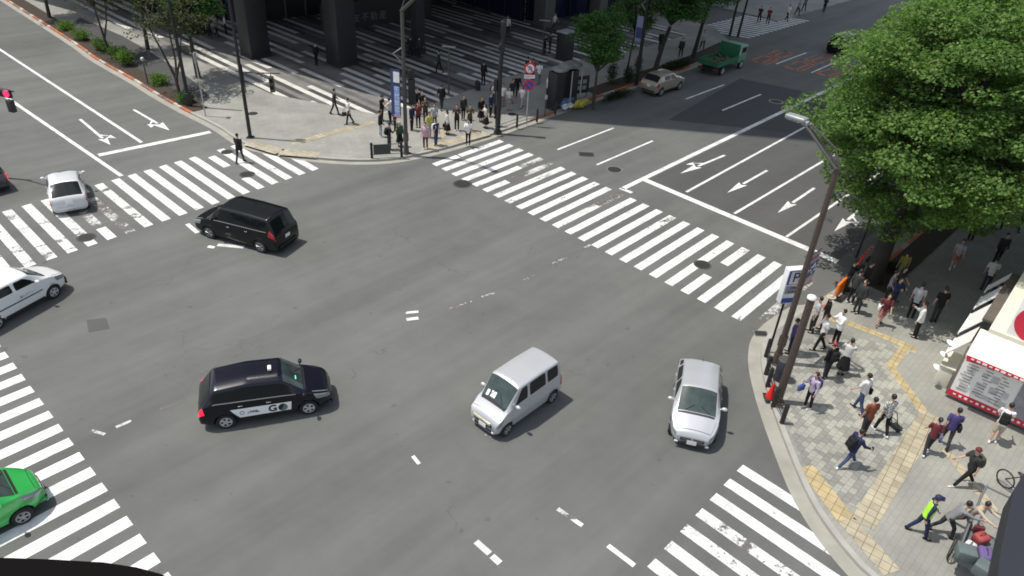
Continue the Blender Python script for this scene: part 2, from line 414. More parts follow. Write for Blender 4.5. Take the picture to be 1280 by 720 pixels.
# the corner with the shop: from the side street up the avenue (land on the right, so walk it backwards)
kr = [G(1060,350)+U*60, G(1060,350)+U*25, G(1060,350)]+[G(*p) for p in [(985,385),(945,415),(935,445),(942,490),(965,560),(1000,640),(1060,720)]]
e = (G(1060,720)-G(1000,640)).normalized(); kr += [kr[-1]+Vector((.66,-.75,0))*1.5, kr[-1]+Vector((.68,-.73,0))*3.5, kr[-1]+Vector((.70,-.71,0))*7, kr[-1]+Vector((.70,-.71,0))*14, kr[-1]+Vector((.70,-.71,0))*26, kr[-1]+Vector((.70,-.71,0))*40]
rL, rG, rK = pavement('pavement', kr, [(90,-20),(110,60),(80,100)], pv_slab, 'shop corner', .5, .2)
m = MB(); zone = [W2(G(*p, PZ)) for p in [(985,432),(1040,415),(1150,440),(1112,448),(1158,520),(1090,640),(1030,620),(1002,575),(978,515)]]
m.sheet(zone, PZ+.004); struct('pavement', m, pv_block, 'zigzag block paving of the shop corner')
# far pavement beyond the back street
fl = [G(1040,8), G(985,26), G(1000,20)+V*30]
m = MB(); a = G(972,27); m.prism([W2(a), W2(a+U*40), W2(a+U*40+V*60), W2(a+V*45)], 0, PZ); struct('pavement', m, pv_plain, 'far pavement beyond the back street')

# painted kerb tops
def kerb_paint(G1, K1, a, b, mats, pat, label):
    m = MB(); on = False; acc = 0
    for i in range(len(G1)-1):
        p = G1[i]
        if not (a(p)): continue
        k = pat(i)
        if k is None: continue
        q0 = G1[i].lerp(K1[i],.08); q1 = G1[i+1].lerp(K1[i+1],.08); q2 = G1[i+1].lerp(K1[i+1],.95); q3 = G1[i].lerp(K1[i],.95)
        m.add([(q.x,q.y,PZ+.016) for q in (q0,q1,q2,q3)], [(0,1,2,3)], k)
        n0 = (G1[i]-K1[i]).normalized()*.004
        m.add([(G1[i].x+n0.x,G1[i].y+n0.y,.02),(G1[i+1].x+n0.x,G1[i+1].y+n0.y,.02),(G1[i+1].x+n0.x,G1[i+1].y+n0.y,PZ+.01),(G1[i].x+n0.x,G1[i].y+n0.y,PZ+.01)], [(0,1,2,3)], k)
    return struct('kerb_marking', m, mats, label)
or_k = paint('kerb_orange', (.55,.14,.04), .78); or_w = paint('kerb_white_stripe', (.62,.56,.48), .75)
kerb_paint(nG, nK, lambda p: p.y > 47.2 and p.x < -21.9, None, [or_k, or_w], lambda i: 0 if i % 7 < 5 else 1, 'orange and white painted kerb along the shrub bed')
kerb_paint(nG, nK, lambda p: p.x > .5 and p.y > 48.5 and p.y < 66, None, [or_k], lambda i: 0 if (i % 13) < 10 else None, 'orange painted kerb along the avenue pavement')
kerb_paint(rG, rK, lambda p: p.x > 14.2 and 28 < p.y < 60, None, [or_k], lambda i: 0 if (i % 9) < 7 else None, 'orange painted kerb beside the street tree')

# tactile paving
tact = M('tactile_yellow', (.50,.375,.15), .75, var=.22, scale=1.5, bump=.5, bscale=14)
tact_w = M('tactile_cream', (.47,.39,.22), .75, var=.2, scale=1.5, bump=.5, bscale=14)
def tact_mat(name, rgb):
    m, n, l, b = nt(name); v = mapped(n, l, rotz=R(-53)); br = n.new('ShaderNodeTexBrick'); br.offset = 0; br.inputs['Scale'].default_value = 1
    br.inputs['Brick Width'].default_value = .3; br.inputs['Row Height'].default_value = .3; br.inputs['Mortar Size'].default_value = .012
    br.inputs['Color1'].default_value = (*[c*1.08 for c in rgb],1); br.inputs['Color2'].default_value = (*[c*.86 for c in rgb],1); br.inputs['Mortar'].default_value = (*[c*.45 for c in rgb],1); l.new(v, br.inputs['Vector'])
    z = noise(n, l, v, 1.3, 5, .65); c = mixc(n, l, br.outputs['Color'], ramp(n, l, z.outputs['Fac'], [(.3,(.68,.68,.70)),(.62,(1.05,1.05,1.05))]).outputs['Color'], 1., 'MULTIPLY'); l.new(c, b.inputs['Base Color']); b.inputs['Roughness'].default_value = .75; return m
tact, tact_w = tact_mat('tactile_tiles_yellow', (.46,.37,.20)), tact_mat('tactile_tiles_cream', (.41,.36,.255))
def tactile(paths, label, z=PZ+.008):
    m = MB()
    for (pts, w, k) in paths:
        Q = [W2(G(*p, PZ)) for p in pts]
        for a, b in zip(Q[:-1], Q[1:]):
            t = (b-a).normalized(); line_quad(m, a-t*w*.0, b+t*w*.0, w, z+.0006*k, k % 2); 
            n_ = int((b-a).length/.3)
    return struct('tactile_paving', m, [tact, tact_w], label)
tactile([([(1056,402),(1146,437)],.38,0), ([(1132,433),(1113,459)],.36,2), ([(1113,458),(1161,524)],.36,0), ([(1164,518),(1078,655)],.72,3), ([(1007,583),(1058,650)],.62,0), ([(1058,650),(1115,716)],.62,3), ([(1180,560),(1245,642)],.34,1), ([(1027,398),(1056,402)],.3,0)], 'yellow tactile paving bars on the shop corner')
tactile([([(310,178),(350,190),(398,194)],.85,1), ([(365,180),(415,166),(470,152)],.6,1), ([(535,185),(575,175),(608,166)],.9,1), ([(548,172),(560,160)],.7,3)], 'yellow tactile paving along the office corner kerb')

# ---- striped forecourt
m, n, l, b = nt('forecourt_stripes')
v = mapped(n, l, rotz=R(42)); sx = n.new('ShaderNodeSeparateXYZ'); l.new(v, sx.inputs[0])
row = mth(n, l, 'FLOOR', mth(n, l, 'DIVIDE', sx.outputs['Y'], .46))
w1 = n.new('ShaderNodeTexWhiteNoise'); w1.noise_dimensions = '1D'; l.new(row, w1.inputs['W'])
colq = mth(n, l, 'FLOOR', mth(n, l, 'ADD', mth(n, l, 'DIVIDE', sx.outputs['X'], 5.5), mth(n, l, 'MULTIPLY', w1.outputs['Value'], 7.)))
cm = n.new('ShaderNodeCombineXYZ'); l.new(row, cm.inputs['X']); l.new(colq, cm.inputs['Y'])
w2 = n.new('ShaderNodeTexWhiteNoise'); w2.noise_dimensions = '2D'; l.new(cm.outputs[0], w2.inputs['Vector'])
alt = mth(n, l, 'MULTIPLY', mth(n, l, 'FLOORED_MODULO', row, 2.), .36)
rp = ramp(n, l, mth(n, l, 'ADD', mth(n, l, 'MULTIPLY', w2.outputs['Value'], .56), alt), [(0,(.055,.055,.053)),(.20,(.115,.113,.107)),(.42,(.18,.175,.165)),(.56,(.60,.58,.53))]); rp.color_ramp.interpolation = 'CONSTANT'
nz = noise(n, l, v, 1.2, 5, .6)
l.new(mixc(n, l, rp.outputs['Color'], ramp(n, l, nz.outputs['Fac'], [(.3,(.75,.75,.75)),(.7,(1.1,1.1,1.1))]).outputs['Color'], 1., 'MULTIPLY'), b.inputs['Base Color']); b.inputs['Roughness'].default_value = .7
forecourt = m
m = MB(); m.sheet([(-75,104),(-36.5,66.5),(-27,59),(-18.2,51.5),(-10.1,48.7),(-6.15,51.9),(-1.65,58.6),(4.8,64.8),(8.4,67.3),(16,76),(5,92),(-30,130)], PZ+.004)
struct('forecourt', m, forecourt, 'forecourt paved in pale and dark stripes')
m = MB(); m.sheet([W2(G(*p,PZ)) for p in [(100,22),(153,45),(185,63),(213,81),(240,100),(264,122),(250,131),(226,120),(190,99),(150,74),(84,34)]], PZ+.0025)
struct('path', m, asph_new, 'dark asphalt path behind the shrub bed')
soil = M('soil', (.045,.032,.022), .95, var=.4, scale=6)
bed = MB(); A = [p for p in nK if p.x < -21.8 and p.x > -70]; B2 = offset_line(A, 1.15); strip(bed, A, B2, PZ+.03, wall=PZ-.05)
struct('planting_bed', bed, soil, 'bare soil of the kerbside shrub bed')
bed = MB(); A = [p for p in nK if p.x > 5.6 and p.y > 53.5 and p.y < 74]; B2 = offset_line(A, 1.5); strip(bed, A, B2, PZ+.03, wall=PZ-.05)
struct('planting_bed', bed, soil, 'dark soil of the avenue hedge bed')
bed = MB(); A = [p for p in rK if p.x > 15.6 and 29.8 < p.y < 60]; B2 = offset_line(A, 1.1); strip(bed, A, B2, PZ+.03, wall=PZ-.05)
struct('planting_bed', bed, soil, 'soil of the bed round the street tree')

# ---- manhole covers and drains
iron = M('cast_iron', (.035,.034,.032), .6, .3, var=.4, scale=20); iron_rim = M('iron_rim', (.15,.15,.14), .7, var=.2)
def manhole(px, py, r, label, z=0., patch=None, square=False):
    c = G(px, py, z); t = thing('manhole_cover', label, 'manhole cover', (c.x, c.y, z), 0, 'manhole covers')
    a = MB(); 
    if square: a.sheet([(-r,-r*.7),(r,-r*.7),(r,r*.7),(-r,r*.7)], .0095)
    else: a.disc((0,0), r*1.22, .0085, 28)
    a.build('rim', patch or iron_rim, t)
    d = MB()
    if square: d.sheet([(-r*.85,-r*.55),(r*.85,-r*.55),(r*.85,r*.55),(-r*.85,r*.55)], .0125)
    else: d.disc((0,0), r, .012, 28)
    for k in range(-3,4): d.box((k*r*.22,0,.013), (r*.05,r*1.1*math.sqrt(max(.05,1-(k*.24)**2)),.004))
    d.build('lid', iron, t)
for a in ((768,212,.42,'round manhole cover just behind the avenue crossing, in the lit lane',0,None), (970,127,.46,'round manhole cover with a pale rim in the shaded black asphalt',0,kerbstone),
          (578,230,.46,'round dark manhole cover before the first zebra bars by the sign pole',0,asph_new), (878,331,.36,'manhole cover interrupting a bar of the avenue zebra crossing',0,asph_new),
          (108,297,.36,'manhole cover among the worn zebra bars behind the silver hatchback',0,asph_new), (309,218,.36,'manhole cover splitting a zebra bar on the side street',0,asph_new),
          (284,190,.30,'manhole cover at the far edge of the side street zebra bars',0,asph_new), (640,143,.32,'manhole cover in a pale concrete square behind the kerb railing',PZ,kerbstone),
          (316,142,.34,'manhole cover in a pale ring on the plain office pavement',PZ,kerbstone)):
    manhole(*a[:4], z=a[4], patch=a[5])
manhole(733,193,.5,'square utility cover in the avenue lane near the zebra bars',0,asph_new,True)
manhole(951,417,.3,'small rectangular drain grate at the shop corner gutter',.008,None,True)

# ================================================================== OFFICE BUILDING
dstone = M('dark_stone', (.022,.022,.024), .45, var=.3, scale=.8); dstone2 = M('grey_stone', (.10,.10,.095), .6, var=.2, scale=.8)
dglass = M('dark_glass', (.010,.013,.024), .08, var=.2, spec=.6); navy = M('navy_glass', (.012,.016,.045), .12, var=.2)
towerm = M('tower_cladding', (.16,.17,.18), .35, var=.15, scale=.4); ceilm = M('ceiling_panels', (.035,.035,.036), .7)
ob = thing('office_building', 'dark office building raised on square pillars over the striped forecourt', 'building', (-15,60,0))
def loc(mb):
    mb.v = [(x+15, y-60, z) for x, y, z in mb.v]; return mb
foot = [(-62,80),(-32.6,63.0),(-13.6,52.0),(-11.2,50.75),(36,101.5),(-8,150),(-60,150)]
a = MB(); a.prism(foot, 9.6, 10.4); link('ceiling', loc(a).mesh('ceiling', ceilm), ob)
a = MB(); a.prism([(x*.9985-.02, y*.9985+.08) for x, y in foot], 10.41, 112)
for k in range(26): a.prism([(x*1.0012+.0, y*1.0012-.04) for x, y in foot], 13+k*3.8, 13.5+k*3.8)
link('tower', loc(a).mesh('tower', towerm), ob)
def pillar(c, a_, rz, m_=dstone):
    q = MB(); q.box((c[0], c[1], 4.85), (a_, a_, 9.5), rz, 0, None, .05); q.box((c[0], c[1], .16), (a_+.06, a_+.06, .3), rz)
    link('pillar', loc(q).mesh('pillar', m_), ob)
pillar((-22.2,60.4), 1.75, R(48)); pillar((-14.9,59.6), 1.8, R(48)); pillar((-9.3,64.0), .85, R(48)); pillar((-29.5,66.5), 1.7, R(48)); pillar((1.6,76.6), 1.5, R(48), dstone2); pillar((-36.5,72.5), 1.7, R(48)); pillar((7.2,79.5), 1.3, R(48), dstone2)
def wall(p, q, z0, z1, mat, name, fins=0, finmat=None, th=.3, gap=1.2):
    w = MB(); p = Vector(p); q = Vector(q); t = (q-p); Ln = t.length; t.normalize(); a = math.atan2(t.y, t.x); c = (p+q)/2
    w.box((c.x, c.y, (z0+z1)/2), (Ln, th, z1-z0), a); o = link(name, loc(w).mesh(name, mat), ob)
    if fins:
        f = MB(); nn = Vector((t.y,-t.x)); k = int(Ln/gap)
        for i in range(k+1):
            s = p+t*(i*gap)+nn*(th/2+.1); f.box((s.x, s.y, (z0+z1)/2), (.12,.22,z1-z0-.1), a)
        link('fins', loc(f).mesh('fins', finmat), ob)
wall((-60,86),(-27,70.5),0.13,9.55,dglass,'lobby_glass',1,dstone2); wall((-26.6,70.3),(-9.5,86),.13,9.55,dstone,'lobby_wall',1,dstone2,.3,2.1)
wall((-9,86.2),(-.5,77.6),.13,9.55,navy,'lobby_glass',1,dstone,.3,2.4); wall((-.2,77.8),(9,84),.13,9.55,navy,'lobby_glass',1,dstone,.3,2.6); wall((9.2,84.2),(14,92),.13,9.5,dstone,'lobby_wall')
sgn = M('steel_letters', (.20,.21,.23), .4, .4)
p = Vector((-18.3,69.4)); q = Vector((-10.4,76.6)); t = (q-p).normalized()
sw = MB(); c = (p+q)/2; sw.box((c.x, c.y, 1.35), ((q-p).length+1.4,.35,2.4), math.atan2(t.y,t.x)); link('sign_wall', loc(sw).mesh('sign_wall', dstone), ob)
for i, ch in enumerate('住友不動産'):
    o = p+t*(1.75+i*.98)+Vector((t.y,-t.x))*.2
    text(ch, .85, sgn, Matrix.Translation((15,-60,0)) @ frame((o.x,o.y,.95), (t.x,t.y,0), (0,0,1)), ob, 'sign_letter', .03)

# ================================================================== CORNER SHOP (right edge)
cream = M('cream_panel', (.66,.63,.52), .6, var=.1, scale=1.2); white_p = M('white_panel', (.78,.77,.74), .5, var=.06); shopred = M('shop_red', (.55,.02,.05), .5, var=.15)
brown = M('brown_canopy', (.10,.085,.07), .8, var=.25, scale=1.5); menu_dim = M('menu_print_dim', (.27,.27,.29), .4, var=.45, scale=4.); menu_grey = M('menu_print', (.50,.50,.50), .4, var=.35, scale=5.); frame_m = M('panel_frame', (.16,.14,.12), .6)
K = G(1183,492,PZ); us = Vector((math.cos(R(50)), math.sin(R(50)), 0)); ws = Vector((us.y,-us.x,0))
sh = thing('corner_shop', 'corner snack shop with cream awning, menu board and red round sign', 'shop', (K.x,K.y,PZ), R(-40))
# local x = along the side front (ws), local y = along the avenue front (us)
a = MB(); a.box((3.4,6.,1.6),(6.2,11.6,3.2)); link('wall', a.mesh('wall', cream), sh)
a = MB(); a.box((4.3,6.4,4.6),(5.0,11.4,2.8)); link('upper_wall', a.mesh('upper_wall', cream), sh)
a = MB(); a.box((1.1,3.95,2.72),(2.4,4.7,.14), 0, 0, None, .03); link('canopy', a.mesh('canopy', brown), sh)
for k,(y0,y1,z) in enumerate(((.15,1.5,2.30),(1.75,3.6,2.45),(3.9,5.1,2.6),(5.5,6.2,2.7))):
    a = MB(); a.add([(-.62,y0,z-.75),(-.62,y1,z-.75),(-.05,y1,z+.15),(-.05,y0,z+.15)], [(0,1,2,3)]); a.add([(-.62,y0,z-.79),(-.62,y1,z-.79),(-.05,y1,z+.11),(-.05,y0,z+.11)], [(3,2,1,0)])
    a.box((-.62,(y0+y1)/2,z-.77),(.05,y1-y0,.1)); link('side_awning', a.mesh('side_awning', white_p), sh)
a = MB()   # cream awning over the menu front
vs = [(.05,-.95,2.50),(5.6,-.95,2.50),(5.6,.25,3.05),(.05,.25,3.05)]
a.add(vs+[(x,y,z-.1) for x,y,z in vs], [(0,1,2,3),(7,6,5,4),(0,4,5,1),(1,5,6,2),(2,6,7,3),(3,7,4,0)]); aw = link('awning', a.mesh('awning', cream), sh)
a = MB(); a.box((2.85,-.97,2.43),(5.5,.03,.14)); vl = link('valance', a.mesh('valance', shopred), sh)
a = MB()
for k in range(26): a.box((.3+k*.2,-.99,2.43),(.10+.05*((k*7)%3)/2,.012,.05+.015*(k%3)))
link('lettering', a.mesh('lettering', white_p), vl)
bd = MB(); bd.box((1.55,-.18,1.28),(3.2,.12,2.3), 0, 0, None, .02); board = link('menu_board', bd.mesh('menu_board', frame_m), sh)
bd = MB(); bd.box((1.55,-.255,1.36),(3.0,.02,1.85)); link('menu_sheet', bd.mesh('menu_sheet', white_p), board)
bd = MB(); bd.box((1.55,-.27,.32),(3.1,.02,.26)); link('red_band', bd.mesh('red_band', shopred), board)
bd = MB(); bd.add([(.1,-.272,2.28),(.1,-.272,1.86),(1.25,-.272,1.98),(.55,-.272,2.28)], [(0,1,2,3)]); link('red_corner', bd.mesh('red_corner', shopred), board)
rr = random.Random(17)
for i in range(11):
    bd = MB(); bd.box((.42+(i%4)*.42+rr.uniform(-.05,.05),-.272,.70+(i//4)*.42+rr.uniform(-.05,.05)),(rr.uniform(.2,.36),.01,rr.uniform(.16,.3))); link('menu_picture', bd.mesh('menu_picture', menu_grey), board)
bd = MB(); bd.box((2.5,-.276,1.3),(1.0,.012,1.66)); link('menu_picture', bd.mesh('menu_picture', menu_dim), board)
bd = MB()
for j in range(11):
    for i in range(3): bd.box((.38+i*.55+rr.uniform(-.06,.06),-.281,.62+j*.13),(rr.uniform(.15,.42),.006,.025))
link('lettering', bd.mesh('lettering', frame_m), board)
bd = MB()
for i in range(14): bd.box((.25+i*.2,-.286,.32),(.10,.012,.09 if i % 3 else .05))
for i in range(5): bd.box((.2+i*.16,-.279,2.02+.02*i),(.08,.012,.08))
link('lettering', bd.mesh('lettering', white_p), board)
sg = MB(); sg.box((2.6,.36,3.98),(3.6,.14,1.8), 0, 0, None, .03); sb = link('sign_board', sg.mesh('sign_board', white_p), sh)
sg = MB(); n_ = 32; sg.add([(1.72+.86*math.cos(2*math.pi*i/n_), .278, 3.92+.80*math.sin(2*math.pi*i/n_)) for i in range(n_)], [tuple(range(n_))]); link('sign_disc', sg.mesh('sign_disc', shopred), sb)
text('ケ', 1.1, white_p, frame((1.72,.265,3.92), (1,0,0), (0,0,1)), sb, 'sign_letter', .006)
bx = MB(); bx.box((-.35,.9,.45),(.5,1.2,.9),0,0,None,.02); bx.box((-.35,.9,.93),(.56,1.3,.05)); link('counter', bx.mesh('counter', cream), sh)
bx = MB(); bx.box((4.2,-.35,.55),(2.0,.55,.9),0,0,None,.03); link('counter', bx.mesh('counter', frame_m), sh)
for (y,z) in ((-.05,.55),(.35,.95),(.75,1.3)):
    q = MB(); q.tube([(-.66,y,z+.42),(-.62,y,z+.52)],[.17,.02],10); link('lamp_shade', q.mesh('lamp_shade', white_p), sh)
# ================================================================== VEHICLES
tyre_m = M('tyre_rubber', (.018,.018,.018), .85); rim_m = M('alloy_rim', (.42,.43,.44), .3, .8, var=.05); hub_m = M('steel_hubcap', (.55,.56,.57), .35, .5, var=.05); rim_dark = M('dark_alloy', (.10,.10,.105), .35, .6)
glass_m = M('car_glass', (.008,.011,.012), .06, var=.1, spec=.4); glass_g = M('windscreen_glass', (.035,.052,.048), .07, var=.75, scale=3.2, spec=.7)
black_pl = M('black_plastic', (.02,.02,.021), .55); chrome = M('chrome_trim', (.75,.75,.76), .12, 1., var=.03); lamp_c = M('headlamp_glass', (.26,.28,.29), .08, .2, var=.15, scale=9, spec=.8)
red_l = M('tail_lamp', (.42,.012,.015), .18, var=.2, scale=9, coat=.5); red_lit = glow('tail_lamp_lit', (.9,.02,.05), 1.2); plate_m = M('number_plate', (.75,.75,.72), .5); plate_g = M('green_plate', (.06,.22,.10), .5); paper_m = M('white_paper', (.75,.75,.73), .7); skin_dark = M('arch_dark', (.008,.008,.008), .9)
seat_m = M('seat_cloth', (.06,.065,.065), .8)
def carpaint(name, rgb, metal=0., rough=.32, coat=.8, spec=.5): return M(name, rgb, rough, metal, var=.04, scale=1.5, coat=coat, spec=spec)
def lerp_key(keys, s, rad=.06):
    """piecewise linear through keys with rounded corners"""
    def lin(x):
        if x <= keys[0][0]: return keys[0][1]
        for (a, va), (b, vb) in zip(keys[:-1], keys[1:]):
            if x <= b: return va+(vb-va)*(x-a)/max(1e-9, b-a)
        return keys[-1][1]
    if s <= keys[0][0]+1e-6 or s >= keys[-1][0]-1e-6: return lin(s)
    r = min(rad, s-keys[0][0], keys[-1][0]-s)
    return (lin(s-r)+2*lin(s-r*.5)+2*lin(s)+2*lin(s+r*.5)+lin(s+r))/8
class Shell:
    def __init__(c, L, W, H, hz0, hz1, cowl, rf0, rf1, tail, ztail, belt=(.0,.0), tumble=.80, zb=.20, sill=.34, arc=.05, nose=.80, nose_r=.28, tail_w=.86, roofdrop=.03):
        c.L, c.W, c.H = L, W, H; w = W/2
        c.kt = [(0,hz0*.72),(.07,hz0*.93),(.24,hz0),(cowl,hz1),(rf0,H-roofdrop),((rf0+rf1)/2,H),(rf1,H-roofdrop*1.4),(tail,ztail),(L-.02,ztail-.10),(L,ztail-.25)]
        c.kbelt = [(0,hz0*.66),(.07,hz0*.86),(.24,hz0-.05),(cowl,hz1-.045),(cowl+.25,hz1-.02+belt[0]),(rf1,hz1+.04+belt[1]),(tail,ztail-.03),(L-.02,ztail-.14),(L,ztail-.29)]
        c.kedge = [(0,.02),(.2,.05),(cowl,.05),(rf0,.075+arc*.2),(rf1,.075+arc*.2),(tail,.03),(L,.02)]
        c.kwt = [(0,w*nose*.86),(.24,w*nose),(cowl,w*.82),(rf0,w*tumble),(rf1,w*tumble*.985),(tail,w*tail_w*.94),(L,w*tail_w*.84)]
        c.kwb = [(0,w*nose*.93),(nose_r*.4,w*(nose*.45+.53)),(nose_r,w*.935),(nose_r+.45,w*.975),(L-.9,w*.975),(tail-.05,w*.95),(L-.03,w*tail_w*1.02),(L,w*tail_w*.95)]
        c.kwm = [(0,w*nose*.95),(nose_r*.4,w*(nose*.45+.55)),(nose_r,w*.96),(nose_r+.45,w),(L-.8,w),(L-.25,w*.965),(L-.04,w*tail_w*1.06),(L,w*tail_w)]
        c.zb, c.sill = zb, sill; c.up = arc
    def ring(c, s):
        zt = lerp_key(c.kt, s); zbelt = min(lerp_key(c.kbelt, s), zt-.03); wt = lerp_key(c.kwt, s, .12); wb = lerp_key(c.kwb, s, .05); wm = lerp_key(c.kwm, s, .05); ed = lerp_key(c.kedge, s)
        zr = max(zt-ed, zbelt+.012); wt = min(wt, wb-.015)
        lift = .10*max(0, 1-s/.5)+.08*max(0, 1-(c.L-s)/.5); zb = c.zb+lift*.6
        zm = c.sill+.42*(zbelt-c.sill) if zbelt > c.sill else zbelt-.05
        return [(0,zb),(wm*.86,zb),(wm*.965,zb+.10),(wm,max(zm,zb+.15)),(wb,zbelt),(wt,zr),(wt*.6,zr+(zt-zr)*.78),(0,zt)]
    def at(c, s, v):
        """surface point; v runs 0 (floor middle) .. 7 (roof middle) round one side"""
        K = c.ring(s)
        def lin(x):
            x = min(max(x,0),7); i = min(int(x),6); f = x-i
            return (K[i][0]+(K[i+1][0]-K[i][0])*f, K[i][1]+(K[i+1][1]-K[i][1])*f)
        r = .16
        if v < .3 or v > 6.7: r = 0
        P = [lin(v-r), lin(v-r*.5), lin(v), lin(v+r*.5), lin(v+r)]; w = (1,2,2,2,1)
        return Vector((c.L/2-s, sum(p[0]*q for p, q in zip(P, w))/8, sum(p[1]*q for p, q in zip(P, w))/8))
    def body(c, mats, wheel_r, axles):
        ss = [0,.02,.05,.09,.14,.2,.28]; x = .28
        while x < c.L-.34: x += .085; ss.append(x)
        ss += [c.L-.26,c.L-.2,c.L-.14,c.L-.09,c.L-.05,c.L-.02,c.L]
        vs_ = [0,.5,.8,1,1.2,1.5,1.8,2,2.2,2.6,3,3.4,3.7,3.84,3.92,4,4.08,4.16,4.3,4.6,4.8,4.9,5,5.1,5.25,5.6,6,6.4,7]
        n = len(vs_); m = MB(); V3 = []
        for s in ss:
            R_ = [c.at(s, v) for v in vs_]
            V3 += [p[:] for p in R_]+[(p.x,-p.y,p.z) for p in R_[1:-1]][::-1]
        N = 2*n-2; F = []
        for i in range(len(ss)-1):
            for j in range(N):
                k = (j+1) % N; F.append((i*N+j, (i+1)*N+j, (i+1)*N+k, i*N+k))
        F.append(tuple(range(N))); F.append(tuple(range((len(ss)-1)*N, len(ss)*N))[::-1])
        m.add(V3, F, 0, True); me = m.mesh('body', [mats, skin_dark], True)
        cut = MB()
        for ax in axles:
            for sd in (1,-1):
                cut.tube([(c.L/2-ax, sd*(c.W/2+.2), wheel_r*1.0),(c.L/2-ax, sd*(c.W/2-.27), wheel_r*1.0)], wheel_r+.055, 28, 0)
        cme = cut.mesh('cut', [skin_dark, skin_dark], True); co = bpy.data.objects.new('cut', cme); COL.objects.link(co)
        out = modmesh(me, [('BOOLEAN', dict(object=co, operation='DIFFERENCE', solver='EXACT', material_mode='TRANSFER'))]); bpy.data.objects.remove(co)
        return out
    def patch(c, m, s0b, s1b, s0t, s1t, v0, v1, off=.005, ns=10, nv=6, sides=(1,-1), mi=0, round_=0.):
        for sd in sides:
            vs, fs = [], []
            for j in range(nv+1):
                f = j/nv; a = s0b+(s0t-s0b)*f; b = s1b+(s1t-s1b)*f; v = v0+(v1-v0)*f
                if round_: k = round_*(1-math.sqrt(max(0,1-(abs(2*f-1))**2.5))); a += k; b -= k
                for i in range(ns+1):
                    s = a+(b-a)*i/ns; p = c.at(s, v); e = .02
                    ds = c.at(min(s+e,c.L), v)-c.at(max(s-e,0), v); dv = c.at(s, min(v+.05,7))-c.at(s, max(v-.05,0))
                    nn = dv.cross(ds); nn = nn.normalized() if nn.length > 1e-9 else Vector((0,0,1))
                    if nn.y < 0 and abs(nn.y) > .5 or (nn.z < 0 and v > 4.5): nn = -nn
                    q = p+nn*off; vs.append((q.x, q.y*sd, q.z))
            for j in range(nv):
                for i in range(ns):
                    q = (j*(ns+1)+i, j*(ns+1)+i+1, (j+1)*(ns+1)+i+1, (j+1)*(ns+1)+i); fs.append(q if sd > 0 else q[::-1])
            m.add(vs, fs, mi, True)
        return m
def wheel(car, x, y, r, w, rim, turn=0.):
    m = MB(); sd = 1 if y > 0 else -1
    m.tube([(0,-w/2,0),(0,-w/2+.02,0),(0,w/2-.02,0),(0,w/2,0)], [r-.025,r,r,r-.025], 24, 0)
    o = m.build('tyre', tyre_m); me = o.data; bpy.data.objects.remove(o)
    e = bpy.data.objects.new('wheel', None); COL.objects.link(e); e.parent = car; e.location = (x,y,r); e.rotation_euler = (0,0,turn)
    link('tyre', me, e)
    q = MB(); yo = sd*(w/2+.004)
    q.tube([(0,yo-sd*.03,0),(0,yo,0)], [r*.66,r*.66], 22, 0)
    q.tube([(0,yo,0),(0,yo+sd*.012,0)], [r*.16,r*.13], 12, 0)
    for k in range(5):
        a = 2*math.pi*k/5; 
        for da in (-.16,.16): q.tube([(math.cos(a)*r*.12,yo+sd*.006,math.sin(a)*r*.12),(math.cos(a+da)*r*.6,yo+sd*.004,math.sin(a+da)*r*.6)], .017, 4, 0)
        q.add([(math.cos(a+.34+t)*r*k2, yo+sd*.0025, math.sin(a+.34+t)*r*k2) for t, k2 in ((0,.28),(0,.56),(.55,.56),(.55,.28))], [(0,1,2,3) if sd < 0 else (3,2,1,0)], 1)
    link('rim', q.mesh('rim', [rim, skin_dark]), e)
    return e
